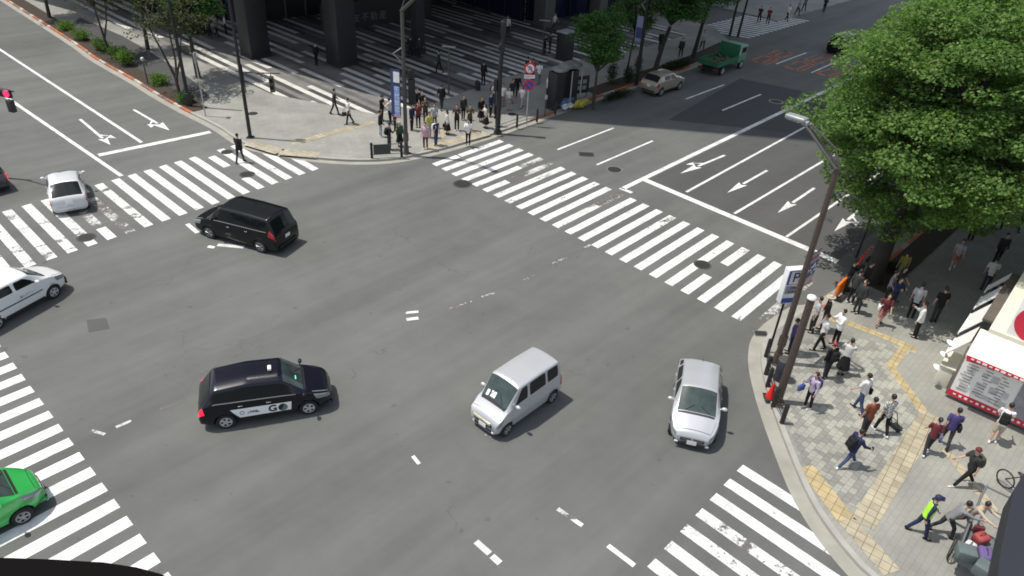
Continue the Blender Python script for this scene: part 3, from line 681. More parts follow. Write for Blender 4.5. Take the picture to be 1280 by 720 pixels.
def make_car(name, label, cat, pos, head, sh, paint_, axles, wr=.30, rim=rim_m, windows=(), wind=None, rear=None, front_lit=None, tail=(3.3,4.5,.30), tail_mat=None, head_v=(3.35,4.75,.05,.56), grille=(.6,.42,.12), doors=(), bumper_dark=False, glass=glass_m, ws_mat=None, roof=None, plate=plate_m, mirror=None, sill_dark=False, turn=0., chrome_belt=False, privacy=None):
    t = thing(name, label, cat, (pos[0],pos[1],0), R(head)); L, W = sh.L, sh.W
    link('body', sh.body(paint_, wr, axles), t)
    for k, ax in enumerate(axles):
        for sd in (1,-1): wheel(t, L/2-ax, sd*(W/2-.115), wr, .2, rim, turn if k == 0 else 0)
    for (a, b, c_, d, v0, v1) in windows:
        for sd in (1,-1): m = MB(); sh.patch(m, a, b, c_, d, v0, v1, .006, 10, 6, (sd,), round_=.03); m.build('window', glass, t)
    if wind: m = MB(); sh.patch(m, wind[0], wind[1], wind[0]+.0, wind[1], 5.10, 7, .006, 10, 8); w = m.build('windscreen', ws_mat or glass_g, t)
    if wind:
        s0, s1 = wind
        for sd in (.33,-.28):
            m = MB()
            a = sh.at(s0+.03, 7-abs(sd)*3.2); b = sh.at(s0+.22, 7-abs(sd)*.9)
            m.tube([(a.x, a.y*(1 if sd>0 else -1), a.z+.022),(b.x, b.y*(1 if sd>0 else -1), b.z+.022)], .011, 4)
            m.build('wiper', black_pl, w)
    if rear: m = MB(); sh.patch(m, rear[0], rear[1], rear[0], rear[1], 5.12, 7, .006, 8, 8); m.build('rear_window', glass, t)
    m = MB(); sh.patch(m, sh.kt[3][0]-.015, sh.kt[3][0]+.06, sh.kt[3][0]-.015, sh.kt[3][0]+.06, 5.2, 7, .007, 3, 6); m.build('cowl', black_pl, t)
    m = MB(); sh.patch(m, .17, .185, .19, .205, 4.7, 7, .006, 1, 10); m.build('bonnet_seam', skin_dark, t)
    for sd in (1,-1):
        m = MB(); sh.patch(m, head_v[2], head_v[3], head_v[2]+.05, head_v[3]+.12, head_v[0], head_v[1], .010, 8, 5, (sd,), round_=.03); m.build('headlight', lamp_c, t)
        m = MB(); sh.patch(m, L-tail[2], L-.015, L-tail[2]*.8, L-.015, tail[0], tail[1], .010, 6, 5, (sd,)); m.build('tail_light', tail_mat or red_l, t)
    hz = sh.kt[2][1]
    m = MB(); m.box((L/2-.0, 0, hz*.60), (.05, W*grille[0]*.8, grille[2])); m.box((L/2-.0,0,hz*.36),(.05,W*.55,.12), bev=.02); gr = m.build('grille', black_pl, t)
    m = MB(); m.box((L/2+.028,0,hz*.62),(.012,W*grille[0]*.7,.02)); m.tube([(L/2+.026,0,hz*.64),(L/2+.036,0,hz*.64)],.05,12); m.build('chrome_bar', chrome, gr)
    m = MB(); m.box((L/2+.035,0,hz*.47),(.015,.33,.165)); m.build('number_plate', plate, t)
    zt = sh.kt[-3][1]
    m = MB(); m.box((-L/2-.008,0,zt*.72),(.015,.33,.165)); m.build('number_plate', plate, t)
    m = MB(); m.box((-L/2+.0,0,.42),(.07,W*.72,.12), bev=.02); m.build('bumper', black_pl if bumper_dark else paint_, t); m = MB(); m.box((L/2-.02,0,.27),(.07,W*.7,.08), bev=.02); m.build('bumper', black_pl if bumper_dark else paint_, t)
    if sill_dark or bumper_dark: m = MB(); sh.patch(m, axles[0]+wr+.1, axles[1]-wr-.1, axles[0]+wr+.1, axles[1]-wr-.1, 1.6, 2.15, .008, 8, 2); m.build('sill', black_pl, t)
    for (a, b) in doors:
        for sd in (1,-1):
            m = MB(); sh.patch(m, a+.012, b-.012, a+.012, b-.012, 2.18, 3.9, .0045, 10, 8, (sd,)); d = m.build('door', paint_, t)
            p = sh.at(b-.16, 3.62); m = MB(); m.box((p.x, sd*(p.y+.02), p.z), (.16,.03,.03), bev=.01); m.build('handle', chrome if chrome_belt else paint_, d)
    if chrome_belt:
        m = MB(); sh.patch(m, sh.kt[3][0]+.35, L-.5, sh.kt[3][0]+.35, L-.5, 3.98, 4.06, .010, 30, 1); m.build('belt_trim', chrome, t)
    mp = mirror if mirror else sh.kt[3][0]+.42
    p = sh.at(mp, 4.15)
    for sd in (1,-1):
        m = MB(); m.ell((p.x+.02, sd*(p.y+.14), p.z+.05), (.075,.115,.075)); m.tube([(p.x, sd*(p.y-.01), p.z),(p.x+.01, sd*(p.y+.08), p.z+.03)], .025, 6); m.build('mirror', paint_, t)
    return t

silver = carpaint('silver_paint', (.47,.48,.495), .35, .34); silver_w = carpaint('pale_silver_paint', (.50,.51,.525), .3, .36); black_p = carpaint('black_paint', (.006,.0062,.008), 0., .22, .35, .25); deep_black = carpaint('deep_indigo_paint', (.006,.006,.013), 0., .2, .4, .25); white_c = carpaint('white_paint', (.72,.73,.73), 0., .35); green_c = carpaint('green_paint', (.03,.40,.075), .1, .3); beige_c = carpaint('beige_paint', (.36,.32,.25), .35, .35); grey_c = carpaint('grey_paint', (.04,.045,.05), .3, .3)

# --- black people carrier turning across the crossing
h = 159.6; d = Vector((math.cos(R(h)), math.sin(R(h)), 0)); lft = Vector((-d.y,d.x,0))
mid = (Vector((-12.,29.81,0))+Vector((-14.89,30.88,0)))/2
sh_ = Shell(4.95,1.85,1.92,.95,1.12,.92,1.78,4.55,4.88,1.12,belt=(.02,.04),tumble=.84,nose_r=.3,tail_w=.9)
c = make_car('people_carrier', 'shiny black people carrier turning beside the side street zebra', 'car', mid-lft*.86, h, sh_, black_p, (.98,3.98), .335, rim_m,
    windows=[(1.5,2.35,1.92,2.35,4.12,4.9),(2.45,3.5,2.45,3.45,4.12,4.9),(3.62,4.62,3.57,4.42,4.12,4.88)], wind=(1.0,1.74), rear=(4.6,4.86), doors=((1.35,2.4),(2.42,3.45)), chrome_belt=True, tail=(3.6,4.3,.42), mirror=1.45)
# --- black taxi with the white door panel
h = 19.8; d = Vector((math.cos(R(h)), math.sin(R(h)), 0)); lft = Vector((-d.y,d.x,0)); mid = (Vector((-9.52,18.22,0))+Vector((-6.89,19.17,0)))/2
def taxi(name, label, pos, head, paintm, lit, panel=True):
    s = Shell(4.40,1.695,1.78,.88,1.05,.86,1.60,3.84,4.30,1.04,belt=(.0,.05),tumble=.80,nose=.68,nose_r=.46,tail_w=.86,arc=.2,roofdrop=.07)
    t = make_car(name, label, 'taxi', pos, head, s, paintm, (.83,3.58), .31, hub_m, windows=[(1.28,2.25,1.72,2.25,4.12,4.88),(2.33,3.22,2.33,3.15,4.12,4.88),(3.3,4.05,3.25,3.82,4.2,4.85)], wind=(.93,1.57), rear=(3.92,4.27),
        doors=((1.22,2.28),(2.3,3.2)), tail=(3.3,4.25,.2), tail_mat=red_lit if lit else red_l, plate=plate_g, chrome_belt=True, mirror=.95, sill_dark=True)
    m = MB()
    for k in range(6):
        vv = []; y = -.42+k*.168
        m.tube([(-1.5,y,1.685-abs(y)*.1),(-.9,y,1.735-abs(y)*.1),(-.2,y,1.752-abs(y)*.1)], .013, 5)
    m.build('roof_rib', paintm, t)
    m = MB(); m.box((.25,-.12,1.80),(.12,.22,.10), bev=.02); m.build('roof_lamp', paper_m, t)
    m = MB(); m.box((.62,-.2,1.43),(.16,.16,.012), mx=None); 
    p = s.at(1.2,6.45); m2 = MB(); m2.add([(p.x-.08,-p.y-.1,p.z+.012),(p.x+.08,-p.y-.1,p.z-.045),(p.x+.08,-p.y+.1,p.z-.04),(p.x-.08,-p.y+.1,p.z+.018)], [(0,1,2,3)]); m2.build('fare_display', glow('fare_display_green', (.15,.75,.5), .55), t)
    if panel:
        m = MB(); s.patch(m, 1.42, 3.1, 1.38, 3.38, 2.35, 3.35, .012, 14, 6); pn = m.build('door_panel', M('panel_white',(.88,.88,.87),.5,var=.03), t)
        black_t = M('black_print', (.015,.015,.015), .6); teal = M('teal_print', (.10,.20,.18), .6)
        for sd in (1,-1):
            for (x_, ch, sz, mt, z_) in ((2.02,'G',.40,black_t,2.87),(3.02,'○',.2,black_t,2.88),(2.68,'一般乗用',.085,black_t,2.93),(2.66,'タクシー乗場',.065,black_t,2.78)):
                p = s.at(x_, z_); up = s.at(x_, z_+.1)-s.at(x_, z_-.1); xd = Vector((-1,0,0)) if sd > 0 else Vector((1,0,0))
                n_ = Vector((0,1,0)); o = Vector((p.x, (p.y+.018)*sd, p.z)); up = Vector((up.x, up.y*sd, up.z))
                # reading direction: towards the tail on the left side, towards the nose on the right side
                text(ch, sz, mt, frame(o, xd, up), pn, 'lettering', .002, bold=.012 if ch == 'G' else 0.)
            p = s.at(1.68 if sd < 0 else 2.3, 2.87); o = Vector((p.x,(p.y+.020)*sd,p.z)); up = s.at(1.6,3.1)-s.at(1.6,2.9); up = Vector((up.x,up.y*sd,up.z))
            F = frame(o, (-1,0,0) if sd > 0 else (1,0,0), up); m = MB(); n_ = 24
            m.add([F @ Vector((.155*math.cos(2*math.pi*i/n_), .155*math.sin(2*math.pi*i/n_), 0)) for i in range(n_)], [tuple(range(n_))]); m.build('logo', teal, pn)
            m = MB(); m.add([F @ Vector((.155*math.cos(math.pi*.35+math.pi*i/12), .155*math.sin(math.pi*.35+math.pi*i/12), .003)) for i in range(13)], [tuple(range(13))]); m.build('logo', black_t, pn)
    return t
taxi('taxi', 'black taxi with white GO door panel and lit tail lamps', mid+lft*.74, h, deep_black, True)
taxi('taxi', 'black taxi with pale door panel driving away on the shaded far avenue', (30.8,73.8), 48.6, black_p, False)
# --- silver microvan in the middle
h = -131.2; d = Vector((math.cos(R(h)), math.sin(R(h)), 0)); lft = Vector((-d.y,d.x,0)); mid = (Vector((1.63,20.44,0))+Vector((.11,18.70,0)))/2
s = Shell(3.395,1.475,1.88,.90,1.08,.46,1.06,3.22,3.37,1.10,belt=(.0,.0),tumble=.87,nose=.86,nose_r=.16,tail_w=.94)
c = make_car('microvan', 'small silver microvan with papers on its dashboard, mid crossing', 'van', mid-lft*.64, h, s, silver_w, (.50,2.93), .275, rim_m, windows=[(.80,1.48,1.20,1.48,4.14,4.9),(1.60,2.45,1.60,2.42,4.14,4.9),(2.55,3.14,2.53,3.10,4.14,4.9)], wind=(.50,1.03), rear=(3.26,3.36), doors=((.72,1.54),(1.58,2.48)), tail=(3.1,4.6,.1), head_v=(3.35,4.1,.02,.22), mirror=.86, grille=(.7,.42,.14), bumper_dark=False)
m = MB()
for (s0,s1,v0,v1,sd) in ((.56,.70,6.35,6.95,-1),(.54,.68,5.75,6.15,-1)): s.patch(m, s0, s1, s0, s1, v0, v1, .012, 3, 3, (sd,))
m.build('paper', paper_m, c)
m = MB(); m.box((3.395/2+.0,-.05,.60),(.06,.82,.10), bev=.02); m.build('fog_lamp', M('amber_lamp', (.55,.5,.33), .2), c)
# --- silver hatchback at the right
s = Shell(3.90,1.695,1.52,.78,1.0,.74,1.70,3.30,3.80,1.02,belt=(.0,.06),tumble=.75,nose=.66,nose_r=.55,tail_w=.88)
def hatch(name, label, pos, head, mat, **k):
    a = dict(windows=[(1.28,2.15,1.84,2.15,4.12,4.86),(2.23,3.02,2.23,2.95,4.12,4.86),(3.1,3.5,3.05,3.3,4.25,4.8)], wind=(.82,1.66), rear=(3.34,3.74), doors=((1.2,2.19),(2.21,3.02)), mirror=1.26, tail=(3.3,4.6,.28)); a.update(k)
    return make_car(name, label, 'car', pos, head, s, mat, (.75,3.28), .29, k.pop('rim', rim_m) if 'rim' in k else rim_m, **{q: v for q, v in a.items() if q != 'rim'})
c = hatch('hatchback', 'silver hatchback facing us beside the corner kerb with the cone', (6.95,20.35), -103.5, silver)
m = MB(); s.patch(m, 1.12, 1.2, 1.14, 1.2, 5.3, 7, .012, 4, 6); 
p = s.at(3.2,7); m = MB(); m.tube([(p.x,0,p.z),(p.x-.09,0,p.z+.11)], [.012,.006], 5); m.build('aerial', black_pl, c)
s = Shell(3.90,1.695,1.52,.78,1.0,.74,1.70,2.98,3.78,.98,belt=(.0,.06),tumble=.77,nose=.66,nose_r=.55,tail_w=.9)
hatch('hatchback', 'silver hatchback seen from behind, driving onto the side street zebra', (-23.43,34.0), 122.3, carpaint('bright_silver_paint', (.60,.61,.62), .15, .36), rear=(3.03,3.74), windows=[(1.28,2.15,1.84,2.15,4.12,4.86),(2.23,2.95,2.23,2.75,4.12,4.86)])
hatch('hatchback', 'dark grey car at the frame edge with only its red tail lamp showing', (-28.75,35.2), 139, grey_c, tail_mat=red_lit)
# --- white estate at the left edge
h = 68; d = Vector((math.cos(R(h)), math.sin(R(h)), 0)); lft = Vector((-d.y,d.x,0)); mid = (Vector((-20.3,22.85,0))+Vector((-19.4,25.15,0)))/2
s2 = Shell(4.25,1.69,1.66,.88,1.10,.86,1.56,3.7,4.18,1.06,belt=(.0,.03),tumble=.80,nose=.66,nose_r=.55,tail_w=.9,arc=.15)
c = make_car('estate_car', 'white estate car with black bumper at the left edge', 'car', mid+lft*.72, h, s2, white_c, (.82,3.36), .30, hub_m, windows=[(1.34,2.25,1.78,2.22,4.12,4.86),(2.36,3.12,2.36,3.05,4.12,4.86),(3.25,3.9,3.2,3.7,4.15,4.85)], wind=(.92,1.53), rear=(3.75,4.14), doors=((1.32,2.3),(2.32,3.16)), bumper_dark=True, mirror=1.42)
m = MB(); s2.patch(m, 1.25, 3.3, 1.25, 3.3, 3.02, 3.14, .010, 20, 1); m.build('side_strip', black_pl, c)
p = s2.at(1.85,3.4); text('個人タクシー', .12, M('grey_print', (.2,.2,.22), .6), frame((p.x,-p.y-.012,p.z), (1,0,0), (0,.1,1)), c, 'lettering')
m = MB(); m.box((4.25/2-.06,0,.42),(.16,1.20,.30), bev=.07); m.build('front_bumper', black_pl, c)
# --- green car bottom left
d = Vector((math.cos(R(46.5)), math.sin(R(46.5)), 0)); lft = Vector((-d.y,d.x,0)); ctr = Vector((-13.96,13.90,0))+lft*.72-d*(3.9/2-.75)
s = Shell(3.90,1.695,1.58,.86,1.06,.62,1.55,3.25,3.80,1.04,belt=(.0,.06),tumble=.74,nose=.55,nose_r=.75,tail_w=.88,arc=.15)
hatch('hatchback', 'bright green hatchback on the zebra at the left edge', ctr, 46.5, green_c, windows=[(1.2,2.1,1.7,2.1,4.12,4.86),(2.2,3.0,2.2,2.95,4.12,4.86)], wind=(.70,1.5), doors=((1.1,2.15),(2.17,3.0)), mirror=1.15, grille=(.5,.3,.1))
# --- beige suv by the hedge
h = 46.8; d = Vector((math.cos(R(h)), math.sin(R(h)), 0)); lft = Vector((-d.y,d.x,0)); mid = (Vector((10.74,56.7,0))+Vector((12.4,58.47,0)))/2
s3 = Shell(4.0,1.70,1.63,.95,1.08,.98,1.68,3.4,3.88,1.12,belt=(.0,.04),tumble=.80,nose=.80,nose_r=.32,tail_w=.9,sill=.4,zb=.26)
make_car('suv', 'beige compact SUV stopped beside the avenue hedge', 'car', mid+lft*.75, h, s3, beige_c, (.78,3.30), .335, rim_m, windows=[(1.36,2.2,1.82,2.2,4.12,4.86),(2.28,3.05,2.28,3.0,4.12,4.86)], wind=(1.04,1.64), rear=(3.44,3.84), doors=((1.24,2.24),(2.26,3.1)), bumper_dark=True, mirror=1.38)
# --- green tipper truck
h = 49; d = Vector((math.cos(R(h)), math.sin(R(h)), 0)); lft = Vector((-d.y,d.x,0)); mid = (Vector((16.6,62.97,0))+Vector((19.02,65.76,0)))/2+lft*.85
tg = carpaint('truck_green', (.018,.135,.06), 0., .55, .1); tg2 = M('truck_pale_green', (.13,.30,.20), .5)
t = thing('tipper_truck', 'green tipper truck with a low open bed parked behind the beige SUV', 'truck', (mid.x,mid.y,0), R(h))
m = MB(); m.box((0,0,.62),(5.2,.8,.18)); m.box((-2.55,0,.55),(.1,1.8,.2)); m.build('chassis', black_pl, t)
m = MB(); m.box((-.85,0,.86),(3.4,1.9,.08))
for sd in (1,-1): m.box((-.85,sd*.93,1.06),(3.4,.05,.42))
m.box((-2.55,0,1.06),(.05,1.9,.42)); m.build('bed', tg, t)
m = MB(); m.box((.88,0,1.5),(.07,1.92,1.35), bev=.02)
for k in range(4): m.box((.83,-.72+k*.48,1.5),(.05,.06,1.3))
m.build('headboard', tg, t)
m = MB(); m.box((1.75,0,1.25),(1.45,1.8,1.45), bev=.12); cab = m.build('cab', tg2, t)
m = MB(); m.box((2.47,0,1.55),(.02,1.5,.55)); m.build('windscreen', glass_m, cab)
for sd in (1,-1): m = MB(); m.box((1.85,sd*.905,1.6),(.75,.02,.45)); m.build('window', glass_m, cab)
m = MB(); m.add([(.86,-.972,1.3),(1.15,-.972,1.3),(1.02,-.972,2.05)], [(0,1,2)]); m.add([(.86,-.966,1.3),(1.15,-.966,1.3),(1.02,-.966,2.05)], [(2,1,0)]); m.build('side_flap', M('pale_tarpaulin', (.45,.5,.38), .7), t)
for sd in (1,-1):
    m = MB(); m.box((-2.6,sd*.75,.62),(.06,.28,.12)); m.build('tail_light', red_l, t)
    wheel(t, 1.75, sd*.83, .36, .22, hub_m); wheel(t, -1.55, sd*.83, .36, .24, hub_m)
m = MB()
rr = random.Random(11)
for k in range(40): m.ell((-2.3+rr.random()*2.9, rr.uniform(-.8,.8), .95+rr.random()*.12), (.22,.18,.12), 0, 6, 4)
m.build('load', M('rubble_load', (.09,.075,.055), .9, var=.4), t)
# ================================================================== TREES, SHRUBS
bark = M('bark', (.055,.045,.035), .9, var=.4, scale=6, bump=.6, bscale=25); bark_d = M('bark_dark', (.025,.021,.018), .9, var=.4, scale=6, bump=.5)
leaf_ginkgo = foliage('ginkgo_leaves', (.062,.135,.034), (.22,.32,.10), .5); leaf_zel = foliage('broad_leaves', (.030,.085,.020), (.085,.18,.042), .38); leaf_olive = foliage('thin_leaves', (.035,.050,.018), (.085,.105,.045), .35)
leaf_shrub = foliage('azalea_leaves', (.055,.12,.015), (.16,.27,.05), .35); leaf_dark = foliage('hedge_leaves', (.012,.030,.010), (.035,.065,.022), .3)
def leaf_quads(m, c, n_, rad, size, rng, flat=.6, up=.55):
    for _ in range(n_):
        while True:
            p = Vector((rng.uniform(-1,1), rng.uniform(-1,1), rng.uniform(-1,1)))
            if p.length <= 1: break
        if p.length > 1e-6: p = p.normalized()*(p.length**.55)
        q = Vector((c[0]+p.x*rad[0], c[1]+p.y*rad[1], c[2]+p.z*rad[2]-.10*(p.x*p.x+p.y*p.y)*rad[0]))
        nrm = Vector((rng.gauss(0,1)*(1-up)+p.x*.4, rng.gauss(0,1)*(1-up)+p.y*.4, up+abs(rng.gauss(0,.35)))).normalized()
        a = nrm.orthogonal().normalized(); a.rotate(Matrix.Rotation(rng.uniform(0,6.28), 3, nrm)); b_ = nrm.cross(a)
        s = size*rng.uniform(.6,1.25); k = rng.uniform(.55,.9)
        o = len(m.v); m.v += [tuple(q-a*s*.5), tuple(q+b_*s*k*.5), tuple(q+a*s*.55), tuple(q-b_*s*k*.5)]
        m.f.append((o,o+1,o+2,o+3)); m.m.append(0); m.sm.append(False)
def tree(name, label, pos, trunks, crown_c, crown_r, n_clump, leaves, size, mat, barkm, seed, group=None, clump=(1.0,.42), low=-.75, hollow=.45, taper=0.):
    """trunks: list of polylines (local) with radii; limbs grow from the trunk tops to the leaf clumps"""
    rng = random.Random(seed); t = thing(name, label, 'tree', pos, 0, group)
    m = MB(); cc = Vector(crown_c); tops = []
    for pts, rs in trunks: m.tube(pts, rs, 10); tops.append(Vector(pts[-1])); 
    cl = []
    while len(cl) < n_clump:
        p = Vector((rng.uniform(-1,1), rng.uniform(-1,1), rng.uniform(-1,1)))
        if p.length > 1 or p.length < hollow or p.z < low: continue
        k = (1+.08*math.sin(3*math.atan2(p.y,p.x)+seed)+.1*rng.uniform(-1,1))*(1-max(0,p.z)*taper)
        cl.append(cc+Vector((p.x*crown_r[0]*k, p.y*crown_r[1]*k, p.z*crown_r[2]*(.9 if p.z < 0 else 1))))
    for q in cl:
        o = min(tops, key=lambda a: (a-q).length+(5 if a.z > q.z+1 else 0)); o = o+(cc-o)*rng.uniform(0,.35)*(1 if q.z > o.z else .2)
        midp = o.lerp(q,.5)+Vector((rng.uniform(-.3,.3), rng.uniform(-.3,.3), .25)); m.tube([o, midp, q], [.055+.012*(q-o).length**.5,.04,.012], 5)
    m.build('trunk', barkm, t)
    f = MB()
    for q in cl:
        r = clump[0]*rng.uniform(.6,1.3); leaf_quads(f, q, int(leaves*r*r/clump[0]**2), (r, r*rng.uniform(.75,1.1), clump[1]*rng.uniform(.7,1.4)*r/clump[0]), size, rng)
    f.build('crown', mat, t)
    return t
def straight(h, r0, r1, lean=(0,0)): return [([(0,0,0),(lean[0]*.3,lean[1]*.3,h*.35),(lean[0]*.6,lean[1]*.6,h*.7),(lean[0],lean[1],h)], [r0*1.25,r0,(r0+r1)/2,r1])]
tp = G(1089,352,PZ)
big = tree('ginkgo_tree', 'big bright green ginkgo over the shop corner pavement, nearest tree', (tp.x,tp.y,PZ), straight(7.2,.36,.2,(.35,.5)), (1.2,1.0,7.75), (5.35,5.6,5.6), 270, 430, .155, leaf_ginkgo, bark_d, 4, 'ginkgo trees on the shop side', clump=(1.08,.38), low=-.95, hollow=.45, taper=.2)
c2 = copy_tree(big); c2.location = (tp.x+7.2,tp.y+8.2,PZ); c2.rotation_euler = (0,0,R(130)); c2.scale = (.98,.98,1.06); c2['label'] = 'second ginkgo behind the nearest one, its crown reaching the top frame edge'
c3 = copy_tree(big); c3.location = (tp.x+14.6,tp.y+15.4,PZ); c3.rotation_euler = (0,0,R(250)); c3['label'] = 'third ginkgo farther up the shop side, mostly hidden by the two nearer crowns'
c4 = copy_tree(big); c4.location = (tp.x+11.0,tp.y+1.0,PZ); c4.rotation_euler = (0,0,R(60)); c4.scale = (.95,.95,.98); c4['label'] = 'ginkgo at the right frame edge above the shop roof'
def at(px, py): q = G(px, py, PZ); return (q.x, q.y, PZ)
tree('street_tree', 'leafy round street tree by the dark sign board on the avenue pavement', at(741,136), straight(2.7,.11,.07), (.15,.2,5.1), (2.1,2.1,2.3), 46, 170, .17, leaf_zel, bark, 9, 'avenue street trees', clump=(.75,.4), hollow=.25)
tree('street_tree', 'leaning street tree with a thick dark trunk behind the beige SUV', at(812,109), straight(4.6,.2,.14,(1.0,.8)), (1.5,1.3,6.8), (2.9,2.9,2.2), 60, 170, .19, leaf_zel, bark_d, 12, 'avenue street trees', clump=(.95,.42), hollow=.3)
tree('street_tree', 'dark street tree whose trunk stands beside the truck bed', at(866,72), straight(4.3,.17,.12,(.6,.3)), (.7,.6,6.2), (2.9,2.8,2.1), 55, 170, .19, leaf_zel, bark_d, 21, 'avenue street trees', clump=(.95,.42), hollow=.3)
tree('street_tree', 'small dark street tree between the signboard tree and the banner pole', at(783,92), straight(3.2,.07,.05,(.3,.2)), (.4,.4,4.8), (1.6,1.6,1.9), 26, 150, .17, leaf_zel, bark_d, 25, 'avenue street trees', clump=(.7,.4), hollow=.2)
tree('street_tree', 'far street tree past the truck with a pair of slender trunks', at(912,45), [([(0,0,0),(.1,.1,2.5),(.25,.2,5)],[.13,.11,.07]),([(.75,-.3,0),(.9,-.2,2.5),(1.1,0,5)],[.13,.11,.07])], (.7,0,6.2), (2.9,2.6,1.9), 42, 150, .2, leaf_zel, bark_d, 31, 'avenue street trees', clump=(.95,.42), hollow=.3)
tree('street_tree', 'thin forked street tree beside the tall dark pole on the side street', at(224,116), [([(0,0,0),(-.1,.1,1.1),(-.7,.3,2.6),(-1.5,.6,4.4)],[.12,.1,.07,.04]),([(0,0,.8),(.1,.2,2.2),(-.1,.5,4.6)],[.1,.07,.04]),([(0,0,1.0),(.5,.1,2.4),(.9,.3,4.4)],[.09,.06,.035])], (0,.5,5.2), (2.6,2.3,1.9), 46, 62, .17, leaf_olive, bark, 41, 'sparse trees along the side street', clump=(.8,.4), hollow=.2)
tree('street_tree', 'slender street tree standing among the kerbside shrubs at upper left', at(137,69), [([(0,0,0),(-.1,0,1.5),(-.4,.2,3.4)],[.11,.09,.05]),([(-.1,0,1.2),(.3,.2,2.6),(.5,.3,4)],[.08,.06,.04])], (0,.3,4.9), (2.3,2.1,1.7), 34, 62, .17, leaf_olive, bark, 43, 'sparse trees along the side street', clump=(.8,.4), hollow=.2)
tree('street_tree', 'street tree on the forecourt edge behind the pale sign post', at(248,97), straight(3.6,.16,.1,(-.2,.2)), (-.2,.3,5.6), (2.3,2.2,2.2), 50, 130, .18, leaf_zel, bark, 47, 'sparse trees along the side street', clump=(.85,.42), hollow=.25)
tree('street_tree', 'street tree at the forecourt edge behind the forked tree', at(185,62), straight(3.4,.14,.09,(.1,.2)), (.1,.3,5.2), (2.4,2.2,1.9), 42, 90, .18, leaf_olive, bark, 53, 'sparse trees along the side street', clump=(.85,.42), hollow=.25)
tree('street_tree', 'street tree at the top left corner of the shrub bed', at(62,22), straight(3.4,.14,.09,(.1,.2)), (.1,.3,5.2), (2.6,2.4,2.2), 46, 120, .19, leaf_zel, bark, 59, 'sparse trees along the side street', clump=(.85,.42), hollow=.25)
def shrub(label, px, py, r, h, mat, seed, group, cat='shrub', name='shrub', n_=900, sz=.085, rz=0., ry=None):
    rng = random.Random(seed); q = G(px, py, PZ); t = thing(name, label, cat, (q.x,q.y,PZ), rz, group)
    f = MB(); ry = ry or r*.8
    for k in range(16):
        a = rng.uniform(0,6.28); d = rng.uniform(0,.75)
        leaf_quads(f, (math.cos(a)*r*d, math.sin(a)*ry*d, h*rng.uniform(.35,.72)), n_//16, (r*.42,ry*.45,h*.36), sz, rng, up=.45)
    f.build('foliage', mat, t)
    m = MB()
    for k in range(7): a = rng.uniform(0,6.28); m.tube([(0,0,0),(math.cos(a)*r*.6, math.sin(a)*ry*.6, h*.6)], [.02,.008], 4)
    m.build('stem', bark, t); return t
sg_ = 'azalea shrubs in the kerbside bed'
for k, (px, py, r, h, lb) in enumerate(((232,128,.8,.8,'azalea shrub nearest the zebra, at the end of the kerbside bed'),(200,106,1.1,.8,'low azalea shrub just left of the forked tree'),(160,82,1.2,1.25,'tall azalea shrub in the middle of the kerbside bed'),(150,74,.9,1.1,'azalea shrub right beside the slender tree'),(125,63,1.15,1.1,'azalea shrub just left of the slender tree'),(104,50,1.1,.95,'azalea shrub farther left, the second from the top corner'),(84,38,1.1,.85,'azalea shrub farthest along the kerbside bed'))):
    shrub(lb, px, py, r, h, leaf_shrub if k != 0 else leaf_zel, 60+k, sg_, n_=1900, rz=R(-43), sz=.10)
hg = 'dark plants in the avenue hedge bed'
shrub('dark upright bush just right of the sign board tree', 764,106, .6, 1.9, leaf_dark, 80, hg, n_=900, sz=.11); shrub('round dark bush on a stem in the hedge bed, left of the banner pole', 785,103, .6, 1.5, leaf_dark, 81, hg, n_=800, sz=.11); shrub('narrow dark bush against the banner pole', 797,93, .45, 1.7, leaf_dark, 82, hg, n_=700, sz=.11)
shrub('low hedge block between sign board tree and beige SUV', 772,122, 1.9, .6, leaf_dark, 83, hg, 'hedge', 'hedge', 2200, .1, R(47), .55); shrub('low dark hedge in front of the walking pedestrian near the truck', 846,85, 2.3, .75, leaf_dark, 84, hg, 'hedge', 'hedge', 2600, .1, R(47), .7)
shrub('clump of dark ground plants under the big ginkgo trunk', 1108,338, .8, .5, leaf_dark, 85, None, 'shrub', 'shrub', 900, .1)

